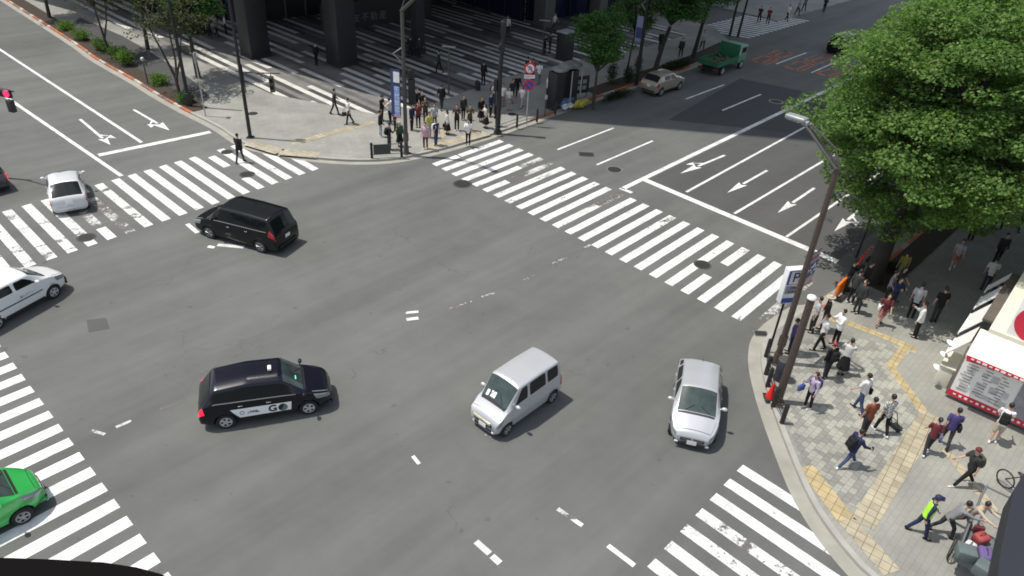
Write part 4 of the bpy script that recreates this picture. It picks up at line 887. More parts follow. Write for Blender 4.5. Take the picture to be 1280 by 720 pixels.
# ================================================================== STREET FURNITURE
pole_g = M('pole_grey', (.085,.08,.075), .5, .2, var=.15); pole_d = M('pole_dark', (.02,.02,.02), .5, .2); pole_b = M('pole_brown', (.085,.06,.05), .5, .15, var=.25, scale=1.2); pole_w = M('pole_pale', (.42,.42,.41), .45, .3); lamp_grey = M('lamp_housing', (.30,.31,.31), .4, .3)
blue_s = M('sign_blue', (.02,.065,.32), .4); red_s = M('sign_red', (.60,.02,.03), .4); white_s = M('sign_white', (.75,.75,.75), .45); grey_s = M('sign_grey', (.30,.31,.33), .5); bluegrey = M('sign_navy', (.035,.05,.14), .45); pinky = M('sign_pink', (.5,.26,.30), .5); orange_b = M('barrier_orange', (.72,.17,.02), .5); bin_m = M('bin_metal', (.05,.055,.065), .4, .5); cone_r = M('cone_red', (.70,.02,.015), .5)
def street_lamp(px, py, label, arm_dir, lean, banner, mat, h=8.5):
    q = G(px, py, PZ); t = thing('street_lamp', label, 'street lamp', (q.x,q.y,PZ), math.atan2(arm_dir.y, arm_dir.x), 'tall street lamps on the corners')
    # local x = arm direction (over the road)
    m = MB(); m.tube([(0,0,0),(0,0,.5)], [.17,.16], 12); m.tube([(0,0,.3),(0,0,h)], [.125,.105], 12); m.box((0,0,.02),(.5,.5,.04)); m.box((0,0,1.1),(.27,.2,.5)); m.build('pole', mat, t)
    m = MB()
    for dy in (-.12,.12): m.tube([(0,dy,h-.02),(1.25,dy*.8,h+.95),(1.55,dy*.5,h+1.12)], [.05,.045,.04], 6)
    m.tube([(-.05,0,h),(.25,0,h+.62),(1.3,0,h+1.16)], [.04,.035,.03], 6); m.build('arm', pole_g, t)
    m = MB(); m.box((1.86,0,h+1.22),(.75,.36,.17), 0, 0, Matrix.Identity(4), .06); m.box((1.5,0,h+1.14),(.22,.2,.16), bev=.03); hd = m.build('lamp_head', lamp_grey, t)
    m = MB(); m.box((1.92,0,h+1.125),(.5,.28,.02)); m.build('lens', lamp_c, hd)
    return t
ad = Vector((-math.sin(R(46)), math.cos(R(46)), 0))
rl = street_lamp(970,453,'tall brown street lamp at the shop corner with a banner and twin arm',ad,0,True,pole_b)
# banner of the right lamp (faces the camera across the pole)
m = MB(); m.tube([(0,0,4.95),(0,-1.0,4.95)],.02,6); m.tube([(0,0,3.55),(0,-1.0,3.55)],.02,6); br = m.build('banner_rod', pole_d, rl)
m = MB(); m.box((0,-.58,4.25),(.02,.8,1.36)); bn = m.build('banner', grey_s, rl)
m = MB()
for sd in (-1,1): m.box((sd*.014,-.58,4.22),(.006,.76,.62))
m.build('banner_panel', bluegrey, bn)
m = MB()
for sd in (-1,1): m.box((sd*.014,-.58,3.70),(.006,.76,.18))
m.build('banner_strip', pinky, bn)
for sd in (-1,1):
    F = frame((sd*.016,-.58,4.72), (0,sd,0), (0,0,1)); text('秋葉原', .2, M('banner_red_print',(.35,.04,.10),.6), F, bn)
    m = MB()
    rr = random.Random(8)
    for k in range(12): m.box((sd*.019,-.58+rr.uniform(-.3,.3),4.22+rr.uniform(-.22,.22)),(.004,rr.uniform(.05,.14),rr.uniform(.04,.1)))
    m.build('banner_print', white_s, bn)
m = MB(); m.tube([(0,0,6.7),(.0,-1.05,6.2),(.0,-1.1,6.05)],[.05,.05,.04],4); m.tube([(0,-.1,6.62),(0,-1.0,6.1)],[.10,.10],4,flat=.25); m.build('bracket', lamp_grey, rl)
cl_ = street_lamp(508,192,'tall grey street lamp at the office corner behind the waiting crowd',Vector((math.cos(R(-40)), math.sin(R(-40)),0)),0,True,pole_g)
m = MB(); m.tube([(0,0,6.5),(-.42,-.42,6.1),(0,0,5.55)],[.045,.045,.045],4); m.build('bracket', lamp_grey, cl_)
# banners hung on its camera-left side
Mi = Matrix.Rotation(R(40), 4, 'Z')      # local frame turned back to world axes
def wbox(name, mat, c, d, par, rz=0., bev=0.): m = MB(); m.box(c, d, rz, 0, Mi, bev); return m.build(name, mat, par)
bn = wbox('banner', bluegrey, (-.52,-.02,3.75), (.62,.03,2.9), cl_, R(-20)); wbox('banner_panel', white_s, (-.44,-.085,4.75), (.40,.012,.62), bn, R(-20)); wbox('banner_panel', M('sign_lightblue',(.22,.34,.62),.5), (-.44,-.085,3.35), (.36,.012,1.75), bn, R(-20)); wbox('banner_strip', pinky, (-.45,-.085,2.40), (.5,.012,.14), bn, R(-20))
for k, ch in enumerate('千代田区'): text(ch, .34, white_s, Mi @ frame((-.45,-.098,4.0-k*.4), (math.cos(R(-20)),math.sin(R(-20)),0), (0,0,1)), bn)
wbox('signal_box', pole_d, (.42,.05,3.9), (.38,.3,1.5), cl_, 0, .04); wbox('signal_box', pole_d, (.40,.0,5.0), (.30,.3,.5), cl_, 0, .03)

# side street signal pole with a hanging lamp on an arm
q = G(313,172,PZ); t = thing('signal_pole', 'slim dark signal pole with a hanging signal, by the side street zebra', 'signal pole', (q.x,q.y,PZ))
m = MB(); m.tube([(0,0,0),(0,0,4),(0,0,8.6)],[.12,.10,.085],10); m.tube([(.12,0,4.6),(.16,0,2.9)],.03,5); m.box((0,0,.03),(.4,.4,.06)); m.build('pole', pole_d, t)
m = MB(); m.tube([(0,0,4.12),(2.3,.25,4.12)],.035,6); m.tube([(1.75,.19,4.12),(1.75,.19,3.95)],.03,5); m.build('arm', pole_d, t)
m = MB(); m.box((1.75,.19,3.45),(.30,.28,.95), R(20), bev=.03); sb_ = m.build('signal_head', M('signal_olive',(.07,.07,.055),.5), t)
m = MB(); m.box((1.75,.04,3.68),(.22,.03,.22), R(20)); m.box((1.75,.04,3.28),(.22,.03,.22), R(20)); m.build('lens', glass_m, sb_)
# avenue signal pole
q = G(622,165,PZ); t = thing('signal_pole', 'tall dark signal pole at the start of the kerb railing', 'signal pole', (q.x,q.y,PZ))
m = MB(); m.tube([(0,0,0),(0,0,4),(.15,0,7.3)],[.17,.145,.12],10); m.box((0,0,.03),(.5,.5,.06)); m.build('pole', pole_d, t)
m = MB(); m.box((.1,-.02,6.75),(.34,.34,.9), bev=.03); m.build('signal_head', pole_d, t); m = MB(); m.box((-.25,0,3.2),(.22,.3,.8), bev=.02); m.tube([(-.25,0,2.85),(-.25,0,1.2)],.05,6); m.build('control_box', pole_d, t); m = MB(); m.box((.05,0,5.6),(.4,.22,.4), bev=.03); m.build('signal_head', pole_d, t)
# red traffic light at the left edge: arm comes from outside the frame
q = G(8,118,5.4); t = thing('traffic_light', 'traffic light showing red over the side street at the left frame edge', 'traffic light', (q.x,q.y,5.4), R(-20))
m = MB(); m.box((-.55,.1,.0),(1.45,.2,.42), bev=.1); m.tube([(-4.2,.3,-.05),(-1.2,.3,.05),(.2,.25,.1)],[.05,.04,.035],8); m.tube([(-4.2,.3,-5.27),(-4.2,.3,.6)],.08,8); hs = m.build('housing', black_pl, t)
m = MB()
for x in (-1.05,-.55): m.tube([(x,-.02,0),(x,.0,0)],[.15,.15],18)
m.build('lens', glass_m, hs)
m = MB(); m.tube([(.0,-.045,.03),(.0,.02,.03)],[.165,.165],20); m.build('lit_lens', glow('signal_red', (1.,.02,.10), 1.5), hs)
m = MB(); m.box((.10,-.02,-.56),(.36,.22,.6), bev=.03); m.build('pedestrian_signal', black_pl, t)

# no parking sign post
q = G(658,155,PZ); t = thing('road_sign', 'pale sign post with two round red rimmed road signs behind the railing', 'road sign', (q.x,q.y,PZ), R(8))
m = MB(); m.tube([(0,0,0),(0,0,4.3)],.045,8); m.build('post', pole_w, t)
def round_sign(z, inner, nm):
    m = MB(); m.tube([(0,-.09,z),(0,-.06,z)],[.38,.38],28); d_ = m.build('sign_face', red_s, t)
    m = MB(); m.tube([(0,-.10,z),(0,-.088,z)],[.28,.28],28); m.build('sign_centre', inner, d_); return d_
d1 = round_sign(3.85, white_s, 'a'); m = MB(); m.tube([(.09,-.106,3.66),(.09,-.106,3.95),(-.06,-.106,4.0)],.028,5); m.tube([(-.1,-.106,3.7),(-.02,-.106,3.98)],.024,5); m.build('arrow', blue_s, d1); m = MB(); m.add([(-.24,-.112,4.05),(-.19,-.112,4.09),(.24,-.112,3.66),(.19,-.112,3.62)], [(3,2,1,0)]); m.build('slash', red_s, d1)
d2 = round_sign(2.75, blue_s, 'b'); m = MB(); m.add([(-.24,-.112,2.95),(-.19,-.112,2.99),(.24,-.112,2.56),(.19,-.112,2.52)], [(3,2,1,0)]); m.build('slash', red_s, d2)
m = MB(); m.box((0,-.08,3.31),(.72,.02,.24)); pl = m.build('plate', white_s, t); text('自転車を除く', .105, red_s, frame((0,-.095,3.31),(1,0,0),(0,0,1)), pl)

# bollards with rails along the kerb of the avenue
posts = [(621,168),(646,159),(671,152),(694,143),(717,135),(741,126)]
q0 = G(*posts[0],PZ); t = thing('kerb_railing', 'dark bollards joined by thin rails along the avenue kerb', 'railing', (q0.x,q0.y,PZ)); PP = [G(*p,PZ)-q0 for p in posts]
for k, p in enumerate(PP): m = MB(); m.tube([(p.x,p.y,-.02),(p.x,p.y,.86),(p.x,p.y,.90)],[.075,.075,.05],10); m.build('post', pole_d, t)
for a, b_ in zip(PP[:-1], PP[1:]):
    m = MB()
    for z in (.36,.60): m.tube([(a.x,a.y,z),(b_.x,b_.y,z)],.018,5)
    m.build('rail', pole_g, t)
# short panel barrier on the office corner
a, b_ = G(465,198,PZ), G(502,196,PZ); t = thing('pedestrian_barrier', 'short dark panel barrier between two bollards at the office corner', 'barrier', (a.x,a.y,PZ)); d = b_-a
for p in (Vector((0,0,0)), d): m = MB(); m.tube([(p.x,p.y,-.01),(p.x,p.y,.98)],.08,10); m.build('post', pole_d, t)
m = MB(); c_ = d*.35; m.box((c_.x,c_.y,.55),(1.02,.04,.58), math.atan2(d.y,d.x)); m.tube([(0,0,.86),(d.x,d.y,.86)],.022,6); m.tube([(0,0,.24),(d.x,d.y,.24)],.022,6); m.build('panel', M('barrier_panel',(.06,.06,.055),.6), t)
# parking meter, cabinets, framed board, covered bundles
q = G(681,144,PZ); t = thing('parking_meter', 'grey parking meter with a white head behind the kerb railing', 'parking meter', (q.x,q.y,PZ))
m = MB(); m.tube([(0,0,0),(0,0,1.15)],.05,8); m.build('post', pole_g, t); m = MB(); m.box((0,0,1.3),(.2,.2,.3), bev=.05); m.build('head', pole_w, t)
q = G(699,138,PZ); t = thing('smoking_kiosk', 'tall dark kiosk cabinets under a pale lumpy roof on the avenue pavement', 'kiosk', (q.x,q.y,PZ), R(47))
m = MB(); m.box((.0,.5,1.35),(.9,.8,2.7), bev=.02); m.build('cabinet', dstone, t); m = MB(); m.box((1.5,.45,1.3),(.85,.8,2.6), bev=.02); m.build('cabinet', dstone, t)
m = MB()
rr = random.Random(4)
for k in range(12): m.ell((rr.uniform(-.3,1.9), .5+rr.uniform(-.35,.35), 2.88+rr.uniform(-.04,.1)), (.62,.46,.16), 0, 9, 5)
m.build('roof', M('pale_cover',(.22,.22,.215),.8,var=.3,scale=4), t); m = MB(); m.tube([(1.0,-.1,0),(1.0,-.1,2.7)],.05,8); m.tube([(2.1,-.1,0),(2.1,-.1,2.7)],.05,8); m.build('post', pole_w, t)
q = G(705,74,PZ); t = thing('vending_kiosk', 'dark box kiosk with a flat grey lid in the striped forecourt', 'kiosk', (q.x,q.y,PZ), R(47))
m = MB(); m.box((0,0,1.15),(1.2,1.0,2.3), bev=.02); m.build('cabinet', dstone, t); m = MB(); m.box((0,0,2.36),(1.35,1.15,.1), bev=.02); m.build('lid', grey_s, t)
q = G(725,122,PZ); t = thing('notice_board', 'dark framed notice board with pale sheets beside the street tree', 'notice board', (q.x,q.y,PZ), R(30))
m = MB(); m.box((0,0,1.0),(1.35,.10,1.3), bev=.02); m.tube([(-.55,0,0),(-.55,0,.5)],.04,6); m.tube([(.55,0,0),(.55,0,.5)],.04,6); m.build('frame', dstone, t)
m = MB()
for i in range(2):
    for j in range(2): m.box((-.25+i*.5,-.056,.78+j*.45),(.34,.01,.30))
m.build('notice', grey_s, t)
def bundle(px, py, label, mat, d_, seed, mats2=None):
    q = G(px, py, PZ); t = thing('covered_bundle', label, 'covered bundle', (q.x,q.y,PZ), R(47)); rr = random.Random(seed); m = MB()
    for k in range(9): m.ell((rr.uniform(-.5,.5)*d_[0], rr.uniform(-.4,.4)*d_[1], d_[2]*rr.uniform(.25,.5)), (d_[0]*.32,d_[1]*.34,d_[2]*.5), 0, 9, 6)
    m.build('cover', mat, t)
    if mats2: m = MB(); [m.ell((rr.uniform(-.6,.2)*d_[0], rr.uniform(-.6,-.1)*d_[1], d_[2]*.25), (.28,.22,.22), 0, 8, 5) for k in range(4)]; m.build('sack', mats2, t)
bundle(711,133,'blue sheeted bundle with white sacks by the railing', M('blue_sheet',(.10,.17,.30),.6), (1.3,.6,.75), 2, white_s); bundle(727,133,'yellow sheeted bundle at the end of the railing', M('yellow_sheet',(.38,.33,.05),.6), (1.1,.6,.6), 3)
# forecourt lamps and posts
for (px, py, h, lb) in ((561,118,3.5,'slim forecourt lamp with a flat head, behind the crowd'),(678,70,3.0,'slim forecourt lamp beside the dark box kiosk')):
    q = G(px, py, PZ); t = thing('forecourt_lamp', lb, 'lamp post', (q.x,q.y,PZ), R(-10), 'slim forecourt lamps'); m = MB(); m.tube([(0,0,0),(0,0,h)],.06,8); m.build('pole', pole_g, t); m = MB(); m.box((0,0,h+.03),(.95,.3,.07), bev=.02); m.build('lamp_head', lamp_grey, t)
q = G(237,133,PZ); t = thing('utility_pole', 'thin black pole among the trees at the end of the shrub bed', 'pole', (q.x,q.y,PZ)); m = MB(); m.tube([(0,0,0),(0,0,9.)],[.13,.09],10); m.build('pole', pole_d, t); m = MB(); m.box((0,0,.5),(.34,.3,.9), bev=.03); m.build('control_box', pole_d, t)
q = G(257,145,PZ); t = thing('sign_post', 'thin pale post on the pavement by the end of the shrub bed', 'post', (q.x,q.y,PZ)); m = MB(); m.tube([(0,0,0),(0,0,4.2)],.045,8); m.build('pole', pole_w, t); m = MB(); m.box((0,.03,3.85),(.05,.4,.6)); m.build('plate', pole_w, t)
q = G(185,105,PZ); t = thing('sign_post', 'short post with a pale lamp head between two azalea shrubs', 'post', (q.x,q.y,PZ)); m = MB(); m.tube([(0,0,0),(0,0,1.7)],.05,8); m.build('pole', pole_g, t); m = MB(); m.ell((0,0,1.8),(.15,.15,.16)); m.build('head', pole_w, t)
# banner pole on the avenue
q = G(795,106,PZ); t = thing('banner_pole', 'dark pole with a pale blue banner beside the beige SUV', 'pole', (q.x,q.y,PZ), R(-42)); m = MB(); m.tube([(0,0,0),(0,0,8.5)],[.15,.12],10); m.build('pole', pole_d, t)
m = MB(); m.box((-.42,0,4.3),(.62,.04,1.9)); bb = m.build('banner', M('banner_pale_blue',(.20,.23,.36),.6), t); m = MB(); m.box((-.42,-.026,4.0),(.5,.01,.8)); m.build('banner_panel', bluegrey, bb); m = MB(); m.tube([(0,0,6.6),(-.5,0,6.1),(0,0,5.6)],.05,4); m.build('bracket', lamp_grey, t)
# ---- right corner
q = G(972,502,PZ); t = thing('signal_post', 'thick grey brown post with a white cap in front of the street lamp', 'post', (q.x,q.y,PZ)); m = MB(); m.tube([(0,0,0),(0,0,4.7)],[.145,.13],12); m.box((0,0,.02),(.46,.46,.04)); m.build('pole', pole_b, t); m = MB(); m.tube([(0,0,4.7),(0,0,4.78),(0,0,4.82)],[.16,.16,.08],12); m.build('cap', white_s, t)
q = G(961,440,PZ); t = thing('parking_sign', 'blue and white P parking sign on a thin black post beside the lamp', 'parking sign', (q.x,q.y,PZ), R(14)); m = MB(); m.tube([(0,0,0),(0,0,2.65)],.045,8); m.build('post', pole_d, t)
m = MB(); m.box((.08,0,3.3),(.74,.30,1.55), bev=.02); cs = m.build('sign_box', white_s, t); m = MB(); m.box((.08,-.155,3.72),(.66,.012,.62)); m.box((.08,-.155,2.68),(.66,.012,.22)); pn = m.build('sign_panel', blue_s, cs); m = MB(); m.box((.08,-.158,3.17),(.62,.008,.36)); m.build('sign_plate', grey_s, cs)
m = MB(); m.box((.08,-.163,3.72),(.50,.008,.56)); m.build('sign_plate', white_s, cs); text('P', .62, M('sign_deep_blue',(.01,.02,.12),.4), frame((.08,-.17,3.72),(1,0,0),(0,0,1)), cs, ext=.004)
for k, s_ in enumerate(('四輪','駐車場')): text(s_, .13, bluegrey, frame((.08,-.166,3.25-.17*k),(1,0,0),(0,0,1)), cs)
q = G(974,474,PZ); t = thing('litter_bin', 'dark metal litter bin between the two corner posts', 'bin', (q.x,q.y,PZ)); m = MB(); m.tube([(0,0,0),(0,0,.92),(0,0,.97)],[.24,.25,.2],16); m.build('drum', bin_m, t); m = MB(); m.tube([(0,0,.97),(0,0,1.03)],[.26,.22],16); m.build('lid', pole_g, t)
q = G(962,497,PZ); t = thing('traffic_cone', 'red traffic cone at the kerb beside the corner railing', 'traffic cone', (q.x,q.y,PZ)); m = MB(); m.tube([(0,0,.03),(0,0,.68)],[.17,.035],14); m.build('cone', cone_r, t); m = MB(); m.box((0,0,.02),(.44,.44,.04), bev=.01); m.build('base', black_pl, t)
q = G(977,529,PZ); posts = [(957,446),(957,468),(959,483),(966,508),(977,529)]; t = thing('kerb_railing', 'short dark railing with leaning bollards round the shop corner kerb', 'railing', (q.x,q.y,PZ)); PP = [G(*p,PZ)-q for p in posts]
for p in PP: m = MB(); m.tube([(p.x,p.y,-.01),(p.x,p.y,.86),(p.x,p.y,.9)],[.085,.085,.06],10); m.build('post', pole_d, t)
for a, b_ in zip(PP[:-1], PP[1:]):
    m = MB()
    for z in (.3,.5,.7): m.tube([(a.x,a.y,z),(b_.x,b_.y,z)],.018,5)
    m.build('rail', pole_d, t)
q = G(1046,372,PZ); t = thing('safety_barrier', 'orange safety barrier behind the banner at the ginkgo kerb', 'barrier', (q.x,q.y,PZ), R(50)); m = MB(); m.box((.3,0,.55),(1.5,.12,.75), bev=.03); m.build('board', orange_b, t)
for x in (-.3,.9): m = MB(); m.box((x,0,.12),(.1,.55,.24), bev=.02); m.build('foot', black_pl, t)
q = G(1078,332,PZ); t = thing('safety_barrier', 'red and white striped barrier by the ginkgo trunk', 'barrier', (q.x,q.y,PZ), R(50)); m = MB(); m.box((0,0,.6),(1.6,.08,.5), bev=.02); b0 = m.build('board', cone_r, t); m = MB(); [m.box((-.6+k*.4,-.045,.6),(.16,.01,.5)) for k in range(4)]; [m.box((-.6+k*.4,.045,.6),(.16,.01,.5)) for k in range(4)]; m.build('stripe', white_s, b0)
for x in (-.6,.6): m = MB(); m.box((x,0,.18),(.08,.5,.36), bev=.02); m.build('foot', black_pl, t)
q = G(1070,322,PZ); t = thing('utility_pole', 'thin black pole beside the ginkgo trunk at the kerb', 'pole', (q.x,q.y,PZ)); m = MB(); m.tube([(0,0,0),(.1,.1,2.2),(.25,.2,4.2)],[.06,.055,.05],8); m.build('pole', pole_d, t)
q = G(1163,432,PZ); 
# bicycle half hidden at the lower right
q = G(1268,622,PZ); t = thing('bicycle', 'parked bicycle showing one dark wheel at the lower right frame edge', 'bicycle', (q.x,q.y,PZ), R(-70))
for x in (-.52,.52):
    m = MB(); n_ = 24
    m.tube([(x+.31*math.cos(2*math.pi*i/n_),0,.34+.31*math.sin(2*math.pi*i/n_)) for i in range(n_+1)],.026,6,cap=False); wv = m.build('wheel', tyre_m, t)
    m = MB(); [m.tube([(x,0,.34),(x+.3*math.cos(2*math.pi*i/10),0,.34+.3*math.sin(2*math.pi*i/10))],.005,3) for i in range(10)]; m.build('spoke', pole_w, wv)
m = MB(); m.tube([(-.52,0,.34),(-.15,0,.82),(.36,0,.85),(.52,0,.34)],.02,6); m.tube([(-.52,0,.34),(-.05,0,.3),(.36,0,.8)],.022,6); m.tube([(-.15,0,.82),(-.05,0,.3)],.02,6); m.tube([(.36,0,.85),(.34,0,1.0)],.016,6); m.tube([(.28,-.28,1.02),(.34,0,1.0),(.28,.28,1.02)],.014,6); m.build('frame', bin_m, t)
m = MB(); m.ell((-.17,0,.9),(.14,.07,.05)); m.build('saddle', black_pl, t); m = MB(); m.box((.62,0,.86),(.32,.36,.24), bev=.02); m.build('basket', bin_m, t)
# handcart at the lower right
q = G(1212,705,PZ); t = thing('handcart', 'grey wooden handcart with long shafts carrying bags at the bottom right', 'handcart', (q.x,q.y,PZ), R(52)); cart_m = M('cart_grey',(.12,.13,.13),.7,var=.3,scale=3); 
m = MB(); m.box((0,0,.62),(1.7,.95,.06))
for sd in (-1,1): m.box((0,sd*.46,.80),(1.7,.05,.32))
m.box((-.83,0,.80),(.05,.9,.32)); m.build('bed', cart_m, t)
for sd in (-1,1): m = MB(); m.tube([(.7,sd*.4,.66),(1.9,sd*.42,.86),(2.6,sd*.38,.95)],.035,6); m.build('shaft', cart_m, t)
m = MB(); m.tube([(2.55,-.4,.95),(2.55,.4,.95)],.03,6); m.build('crossbar', cart_m, t)
for sd in (-1,1):
    m = MB(); m.tube([(-.1+.38*math.cos(2*math.pi*i/20),sd*.58,.40+.38*math.sin(2*math.pi*i/20)) for i in range(21)],.03,6,cap=False); wv = m.build('wheel', tyre_m, t); m = MB(); [m.tube([(-.1,sd*.58,.4),(-.1+.37*math.cos(2*math.pi*i/8),sd*.58,.4+.37*math.sin(2*math.pi*i/8))],.012,4) for i in range(8)]; m.build('spoke', cart_m, wv)
m = MB(); m.box((-.75,.3,1.0),(.42,.5,.36), R(20), bev=.04); m.box((-.95,-.2,.95),(.45,.4,.4), R(-10), bev=.04); m.build('box_lid', M('cart_cover',(.10,.125,.125),.7,var=.3,scale=5), t)
def bag(name, label, pos, mat, d_, rz=0., cat='bag', seed=0):
    t = thing(name, label, cat, pos, rz); m = MB(); m.box((0,0,d_[2]/2), d_, 0, 0, None, min(d_)*.3); m.build('body', mat, t); m = MB(); m.tube([(-d_[0]*.3,0,d_[2]*.95),(-d_[0]*.15,0,d_[2]*1.25),(d_[0]*.15,0,d_[2]*1.25),(d_[0]*.3,0,d_[2]*.95)],.012,5); m.build('handle', black_pl, t); return t
ca, sa = math.cos(R(52)), math.sin(R(52))
def oncart(x, y, z): return (q.x+x*ca-y*sa, q.y+x*sa+y*ca, PZ+z)
bag('bag', 'red bag lying in the grey handcart', oncart(.35,.05,.655), M('bag_red',(.30,.05,.05),.7), (.42,.34,.3), R(20)); bag('bag', 'purple bag lying in the grey handcart', oncart(-.2,-.18,.655), M('bag_purple',(.12,.08,.22),.7), (.5,.38,.26), R(70)); bag('bag', 'white bag lying in the grey handcart', oncart(-.25,.25,.655), M('bag_white',(.6,.58,.6),.7), (.4,.3,.28), R(40))
# made-up slabs below the camera, in place of its blurred dark housing rim
ed = M('housing_dark', (.006,.005,.005), .95, var=.4, spec=.05); pn_ = M('housing_blue_grey', (.016,.017,.024), .6, var=.4)
P_ = [G(x,y,17.0) for x, y in ((-60,694),(0,697),(60,699),(130,703),(170,709),(200,717),(240,735))]
poly = [(p.x,p.y) for p in P_]+[(P_[-1].x,P_[-1].y-.5),(P_[0].x,P_[0].y-.5)]
o = MB(); o.prism(poly, 16.2, 17.0); o = tag(o.build('housing_rim', ed), 'dark slab added for the camera housing rim at the bottom left', 'housing_rim')
P_ = [G(x,y,17.0) for x, y in ((1246,740),(1249,700),(1258,655),(1268,612),(1284,585),(1330,560))]
poly = [(p.x,p.y) for p in P_]+[(P_[-1].x+.1,P_[-1].y),(P_[-1].x+.2,P_[0].y)]
o = MB(); o.prism(poly, 16.93, 17.0); o = tag(o.build('housing_edge', pn_), 'blue grey slab added for the camera housing edge at the lower right', 'panel')
# ================================================================== PEOPLE
def rot2(v, a):   # rotate (x, z) forward by angle a (down vector -> forward)
    return Vector((v.x*math.cos(a)-v.z*math.sin(a), v.y, v.x*math.sin(a)+v.z*math.cos(a)))
DOWN = Vector((0,0,-1))
POSE = {  # lean, [shoulder flex, abduct, elbow] right/left, [hip flex, knee] right/left
 'stand': (2, (4,9,10), (-2,9,12), (2,2), (-2,3)),
 'ease': (1, (8,10,30), (0,12,14), (8,12), (-3,1)),
 'phone': (5, (28,8,95), (0,9,14), (3,4), (-3,3)),
 'fold': (3, (32,12,92), (30,12,96), (2,2), (-3,3)),
 'walk': (4, (-16,8,18), (16,8,26), (18,6), (-14,14)),
 'walk_back': (3, (14,9,26), (-14,9,16), (-12,14), (16,6)),
 'stride': (8, (26,10,38), (-18,9,20), (-20,14), (30,6)),
 'shelf': (10, (26,8,62), (18,12,70), (10,16), (-6,8)),
 'push': (26, (62,8,20), (58,10,22), (30,22), (-18,22)),
 'bow': (48, (60,8,20), (50,8,25), (20,10), (8,10)),
}
def joints(p):
    ln, ar, al, lr, ll = POSE[p]; ln = R(ln); J = {}
    legs = {}
    for nm, (hf, kf), y in (('r', lr, -.092), ('l', ll, .092)):
        hip = Vector((0,y,-.02)); k = hip+rot2(DOWN, R(hf))*.43; a = k+rot2(DOWN, R(hf-kf))*.41; legs[nm] = (hip, k, a, R(hf-kf))
    low = min(legs[q][2].z for q in legs); pz = .075-low
    for q in legs: h, k, a, an = legs[q]; J['leg_'+q] = (h+Vector((0,0,pz)), k+Vector((0,0,pz)), a+Vector((0,0,pz)), an)
    P = Vector((0,0,pz)); up = Vector((math.sin(ln),0,math.cos(ln))); J['p'] = P; J['up'] = up
    J['neck'] = P+up*.545; up2 = Vector((math.sin(ln*.55),0,math.cos(ln*.55))); J['head'] = J['neck']+up2*.185+Vector((.015,0,0))
    for nm, (f, ab, e), s in (('r', ar, -1), ('l', al, 1)):
        sh = P+up*.485+Vector((0,s*.185,0)); d = rot2(DOWN, R(f)+ln*.4); d = (d+Vector((0,s*math.tan(R(ab)),0))).normalized(); el = sh+d*.285
        inn = -.55 if p == 'fold' else (-.25 if e > 60 else .0)
        d2 = rot2(DOWN, R(f+e)+ln*.4); d2 = (d2+Vector((0,s*(inn+math.tan(R(ab))*.4),0))).normalized(); wr = el+d2*.25; J['arm_'+nm] = (sh, el, wr, d2, s)
    return J
def cap(m, pts, rs, n=10, flat=1.):
    """tapered limb with rounded ends"""
    m.tube(pts, rs, n, 0, True, True, flat); m.ell(pts[0], (rs[0],)*3, 0, n, 6); m.ell(pts[-1], (rs[-1],)*3, 0, n, 6)
def torso(m, J, rows):
    n = 14; vs = []; fs = []
    for (t, hw, hd, dx) in rows:
        c = J['p']+J['up']*t+Vector((dx,0,0)); ax = Vector((J['up'].z,0,-J['up'].x))
        for i in range(n): a = 2*math.pi*i/n; vs.append(c+ax*math.cos(a)*hd+Vector((0,math.sin(a)*hw,0)))
    for k in range(len(rows)-1):
        for i in range(n): j = (i+1) % n; fs.append((k*n+i,k*n+j,(k+1)*n+j,(k+1)*n+i))
    fs += [tuple(range(n))[::-1], tuple(range((len(rows)-1)*n, len(rows)*n))]; m.add(vs, fs, 0, True)
_PM = {}
